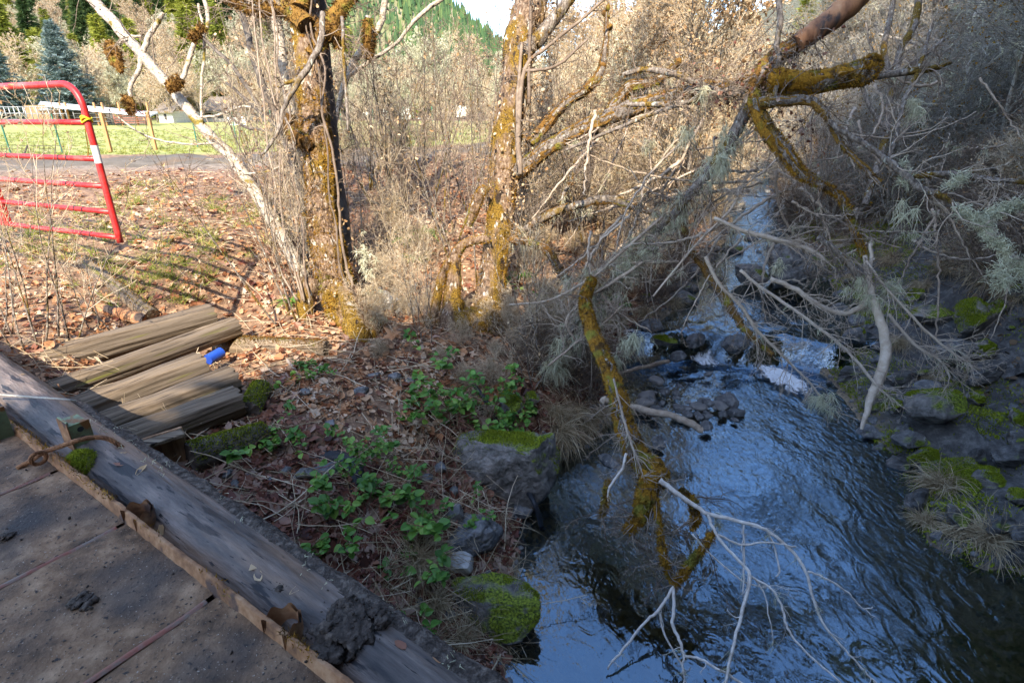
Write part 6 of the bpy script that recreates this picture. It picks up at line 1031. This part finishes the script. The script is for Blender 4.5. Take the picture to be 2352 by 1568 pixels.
SAP = [bare('sapling', 4.2, 9, 4, 2, 0, 'bark_grey', 'twig_grey', .3, .08, .022, .0038, stems=3, wig=.07, leafn=60, leafs=(.03, .07)), bare('sapling', 3.4, 8, 4, 2, 0, 'bark_grey', 'twig_tan', .3, .07, .016, .0034, stems=4, wig=.08, leafn=90, leafs=(.03, .07))]
HIL = [bare('bare_alder', 7, 26, 7, 5, 2, 'twig_hill', 'twig_hill', .42, .03, .07, .006, leafn=900, leafm='moss_gold', leafs=(.05, .09)), bare('bare_alder', 5.5, 22, 7, 5, 2, 'twig_hill', 'twig_hill', .5, .0, .05, .0055, lich=160), bare('hazel_shrub', 4.5, 12, 7, 5, 0, 'twig_hill', 'twig_hill', .5, -.02, .03, .005, stems=9, leafn=900, leafm='moss_gold', leafs=(.05, .09), ang=(.3, .7))]
DED = [bare('dead_brush', 1.5, 14, 6, 4, 0, 'twig_grey', 'twig_grey', .6, -.02, .012, .0035, stems=7, ang=(.4, 1.2), leafn=220, leafs=(.03, .06)), bare('dead_brush', 1.1, 12, 6, 4, 0, 'twig_tan', 'twig_tan', .6, -.03, .010, .0035, stems=8, ang=(.4, 1.2), leafn=300, leafs=(.03, .06))]
OAK = [bare('lichen_oak', 8.5, 22, 8, 6, 4, 'bark_grey', 'twig_lichen', .48, .03, .16, .016, lich=500, t0=.2, wig=.16), bare('lichen_oak', 7, 20, 8, 6, 4, 'bark_grey', 'twig_lichen', .55, .02, .14, .016, lich=500, t0=.2, wig=.18), bare('bare_oak', 8, 24, 8, 6, 3, 'bark_grey', 'twig_tan', .5, .04, .14, .016, t0=.15, leafn=1500, leafs=(.1, .2))]
CY = [conifer('conifer', 15, 3.0, 44, 7, 'needle_yellow', (.5, .9), .07, 22), conifer('conifer', 18, 3.2, 46, 7, 'needle_dark', (.5, .9), .07, 22, -.08)]
SPR = [conifer('blue_spruce', 11, 3.7, 46, 11, 'needle_blue', (.38, .7), .055, 30, .02, .03, .8)]
SHD = [conifer('shade_conifer', 16, 4.2, 36, 8, 'needle_dark', (.6, 1.1), .10, 14, -.05, .02, .7)]
def place(protos, x, y, sc, label, group, dz=-.05, tilt=.06): 
    x, y = float(x), float(y); return put(protos, int(rng.integers(0, 99)), (x, y, float(H(x, y))+dz), rng.uniform(0, 6.28), sc, label, group, tilt=(rng.normal()*tilt, rng.normal()*tilt))
# blue spruces and the woods round the meadow
for px, yb, s, sc, lb in ((172, 262, 76, 1.13, 'taller pointed blue spruce right behind the open shed'), (18, 262, 70, 1.0, 'blue spruce cut off by the left edge behind the red gate')):
    p = at(px, yb, s); put(SPR, 0, (p[0], p[1], float(H(p[0], p[1]))-.1), rng.uniform(0, 6), sc, lb, 'blue spruces', sz=sc)
def woods(n, xr, yr, protos, sc, lab, grp, cond=None, sep=2.2, tries=40, dz=-.05):
    pts = []
    for _ in range(n*tries):
        if len(pts) >= n: break
        y = rng.uniform(*yr); x = rng.uniform(*xr) if not callable(xr) else xr(y)
        if cond and not cond(x, y): continue
        if any((x-a)**2+(y-b)**2 < sep*sep for a, b in pts): continue
        pts.append((x, y)); place(protos, x, y, rng.uniform(*sc), lab, grp, dz)
infan = lambda x, y, lo, hi: lo <= 1176+1250*x/(y*CT+.35) <= hi
woods(60, (-140, 20), (86, 150), OAK[:2], (1., 1.6), 'pale lichen-grey oak in the band of woods beyond the meadow', 'lichen oaks beyond the meadow', lambda x, y: infan(x, y, -80, 1250), 3.5)
woods(60, (-140, 5), (84, 170), [OAK[2]], (1., 1.6), 'bare brown tree in the woods beyond the meadow', 'brown trees beyond the meadow', lambda x, y: infan(x, y, -80, 1150), 3.5)
woods(70, (-150, 10), (104, 190), [CY[0]], (.8, 1.3), 'yellow-green conifer on the wooded rise beyond the meadow', 'yellow-green conifers beyond the meadow', lambda x, y: infan(x, y, -80, 800), 4)
woods(40, (-150, 10), (108, 190), [CY[1]], (.7, 1.2), 'dark conifer among the yellow-green ones beyond the meadow', 'dark conifers beyond the meadow', lambda x, y: infan(x, y, -80, 760), 4)
for px, s, sc, k in ((975, 120, 1.05, 0), (905, 135, .75, 0), (1030, 150, .8, 0), (1010, 110, .5, 0), (1090, 160, .8, 1), (860, 120, .6, 0), (1125, 130, .6, 0)):
    p = at(px, 270, s); place([CY[k]], p[0], p[1], sc, 'conifer standing in front of the distant mountain', 'conifers before the mountain', -.3, .02)
woods(16, (-40, 8), (56, 84), OAK, (.5, .8), 'pale shrubby tree along the far fence of the meadow', 'shrubby trees at the far fence', lambda x, y: infan(x, y, 800, 1200), 2.5)
woods(8, (-60, -14), (74, 82), [OAK[2]], (.6, .9), 'brown bushy tree around the farm buildings', 'brown trees round the farm', lambda x, y: infan(x, y, 300, 640), 3)
# sunlit brush on the left bank and up the creek
nb = lambda x, y: xL(y)-x > .5 and y > 8
woods(34, (1.5, 10), (9.5, 24), TAN, (.45, .75), 'sunlit tan bare tree in the tangle behind the fallen limbs', 'tan bare trees along the left bank', lambda x, y: nb(x, y) and infan(x, y, 1215, 1900) and not (-2 < x-.2*y < -1), 1.0)
woods(30, (2, 16), (20, 46), TAN, (.75, 1.05), 'tan bare tree farther up the left side of the creek', 'bare trees up the creek', lambda x, y: xL(y)-x > .8 and infan(x, y, 1190, 1900), 1.6)
woods(44, (-2, 8), (9, 20), SHR, (.5, .9), 'sunlit bare shrub on the leafy bank behind the tall mossy tree', 'bare shrubs on the leafy bank', lambda x, y: nb(x, y) and infan(x, y, 1180, 1750), .6)
woods(22, (-3.4, 2), (6.9, 12.5), SAP, (.6, 1.), 'thin bare sapling between the two mossy trees', 'saplings between the mossy trees', lambda x, y: nb(x, y) and (infan(x, y, 850, 1110) or infan(x, y, 1200, 1400)), .35)
woods(9, (-6, -1), (8, 14), SAP, (.6, .9), 'thin bare sapling beside the leaning pale tree', 'saplings by the leaning birch', lambda x, y: infan(x, y, 560, 860), .5)
woods(16, (-4, 4), (12, 19), SHR, (.35, .6), 'low bare shrub at the roadside behind the mossy trees', 'roadside shrubs', lambda x, y: infan(x, y, 780, 1300) and abs(y-np.interp(x, [-10.7,-6.1,-1.1,4], [12.6,15,19.6,27])) > 2, .8)
woods(26, (-2.5, 4), (4.5, 11), DED, (.25, .5), 'tangled dead brush in the leaves near the creek', 'dead brush by the creek', lambda x, y: xL(y)-x > .3 and infan(x, y, 1180, 1560) and y > 5.5, .4)
woods(22, (-4, 2.2), (5.6, 8.6), SAP, (.35, .75), 'thin tan bare stem growing close around the mossy trunks', 'stems around the mossy trunks', lambda x, y: xL(y)-x > .4 and infan(x, y, 600, 1330) and math.hypot(x+2.0, y-6.35) > .5 and not infan(x, y, 1000, 1160), .3)
woods(7, (-4, 2.2), (6.6, 9.5), SHR, (.2, .36), 'low tan bare shrub among the leaves around the mossy trunks', 'shrubs around the mossy trunks', lambda x, y: xL(y)-x > .4 and infan(x, y, 850, 1400) and not infan(x, y, 980, 1180), .4)
woods(24, (-2.5, 1.5), (4.9, 7.4), [DED[1], SHR[1]], (.16, .34), 'low tan dead brush in the leaves below the tall mossy tree', 'low brush below the tall mossy tree', lambda x, y: xL(y)-x > .15 and infan(x, y, 840, 1330), .3)
# saplings in front by the gate
for px, py, sc, lb in ((150, 785, .62, 'clump of thin bare stems left of the sleepers below the gate'), (60, 800, .55, 'thin bare stems at the left edge by the bridge log'), (230, 760, .4, 'short bare stems beside the pale fallen pole'), (10, 770, .5, 'pale bare stems cut by the left edge')):
    c, s = gxy(px, py); put(SAP, 1, tuple(c), rng.uniform(0, 6), sc, lb, 'bare stems by the gate', tilt=(rng.normal()*.12, rng.normal()*.12))
woods(34, (4, 30), (17, 46), [TAN[0], TAN[2], HIL[0], HIL[2]], (.5, .85), 'bare tree closing off the bend of the upper creek', 'bare trees at the upper creek bend', lambda x, y: (xL(y)-x > .1 or x-xR(y) > .1) and infan(x, y, 1720, 2080), 1.1)
woods(30, (3, 14), (11.5, 24), [SHR[0], DED[0], DED[1], HIL[2]], (.45, .8), 'bare shrub leaning over the edge of the upper creek', 'shrubs over the upper creek', lambda x, y: (0 < xL(y)-x < 1.2 or 0 < x-xR(y) < 1.2), .7)
# right bank and hillside
woods(44, lambda y: float(xR(y))+rng.uniform(1.2, 7), (11, 34), HIL, (.35, .7), 'grey bare shrub on the right bank along the upper creek', 'shrubs along the upper right bank', None, .8)
rbk = lambda x, y: x-xR(y) > 2.4
woods(44, (7.5, 20), (4, 22), HIL, (.45, .8), 'grey bare alder or hazel on the shaded right hillside', 'bare trees on the right hillside', lambda x, y: rbk(x, y) and infan(x, y, 1800, 2700), 1.0)
woods(70, (10, 48), (14, 52), HIL, (.7, 1.05), 'grey bare tree higher up the shaded right hillside', 'bare trees high on the right hillside', lambda x, y: x-xR(y) > 3 and infan(x, y, 1700, 2600), 1.7)
woods(30, (18, 90), (28, 100), CY, (.55, .9), 'green conifer at the top of the right hillside', 'conifers on the right hillside', lambda x, y: infan(x, y, 1780, 2600) and float(H(x, y))+9 < .40*math.hypot(x, y), 4)
woods(90, (6, 16), (4.5, 24), DED, (.6, 1.3), 'tangled dead brush on the steep right bank', 'dead brush on the right bank', lambda x, y: x-xR(y) > 1.7 and infan(x, y, 1800, 2500), .5)
woods(14, (5, 30), (40, 75), OAK+CY[:1], (.6, 1.), 'mixed tree closing the valley up the creek', 'trees up the valley', lambda x, y: infan(x, y, 1240, 1800), 3)
for x, y, sc in ((12.5, 8.5, .7), (15, 11.5, .8), (14.5, 6.5, .75), (19, 14.5, .9), (20, 10, .9), (17, 5, .8), (24, 17, 1.), (25, 11, 1.)):  # unseen conifers added off to the right for dark reflections in the water
    place([CY[1]], x, y, sc, 'unseen dark conifer added on the right hillside to darken the water reflection', 'unseen conifers added beside the right hillside', -.2, .01)
# unseen tall conifers added on the south bank behind the bridge to shade the creek
for x, y, sc in ((-3.3, -5, .45), (-2.7, -5.4, .52), (-1.9, -5, .58), (-1.1, -5.3, .59), (-.2, -5, .64), (.7, -5.5, .72), (1.6, -6, .8), (0, -8, .74), (2.6, -7, .98), (4.2, -9.5, 1.2), (11.5, -6, 1.45), (5.6, -13, 1.5), (14, -5, 1.6), (18, -5, 1.7), (3.2, -12.5, 1.25), (15.5, -12, 1.8), (8, -19, 2.), (17, -11, 1.8), (23, -4, 1.8), (22, -10, 1.9), (28, -3, 1.9), (27, 3, 1.5), (21, 0, 1.6), (12, -1.5, 1.2)):
    place(SHD, x, y, sc, 'unseen tall dark conifer added on the south bank behind the bridge to shade the creek', 'unseen shade conifers behind the bridge', -.2, .01)
# ------------------------------------------------------------------ light, sky, camera
SD = nrm(np.array([.10, 1.18, -1.0]))
sun = bpy.data.lights.new('sun', 'SUN'); sun.energy = 2.6; sun.angle = math.radians(.5); sun.color = (1, .87, .70)
so = bpy.data.objects.new('sun', sun); COL.objects.link(so); so.rotation_euler = Vector(SD).to_track_quat('-Z', 'Y').to_euler()
wd = bpy.data.worlds.new('World'); S.world = wd; wd.use_nodes = True; nt = wd.node_tree
sk = nt.nodes.new('ShaderNodeTexSky'); sk.sky_type = 'NISHITA'; sk.sun_disc = False; sk.sun_elevation = math.asin(-SD[2]); sk.sun_rotation = math.atan2(-SD[0], -SD[1]); sk.air_density = .9; sk.dust_density = .8; sk.ozone_density = 1.2; sk.altitude = 300
bg = nt.nodes['Background']; bg.inputs[1].default_value = .15; nt.links.new(sk.outputs[0], bg.inputs[0])
cam = bpy.data.cameras.new('camera'); cam.sensor_width = 36; cam.lens = F/2352*36; cam.clip_end = 6000; cam.clip_start = .05
co = bpy.data.objects.new('camera', cam); COL.objects.link(co); co.location = CAM; co.rotation_euler = (math.radians(68), 0, 0); S.camera = co
S.view_settings.view_transform = 'Standard'; S.view_settings.look = 'None'; S.view_settings.exposure = 2.2; S.view_settings.gamma = 1
S.render.engine = 'CYCLES'; S.cycles.max_bounces = 6; S.cycles.transparent_max_bounces = 12
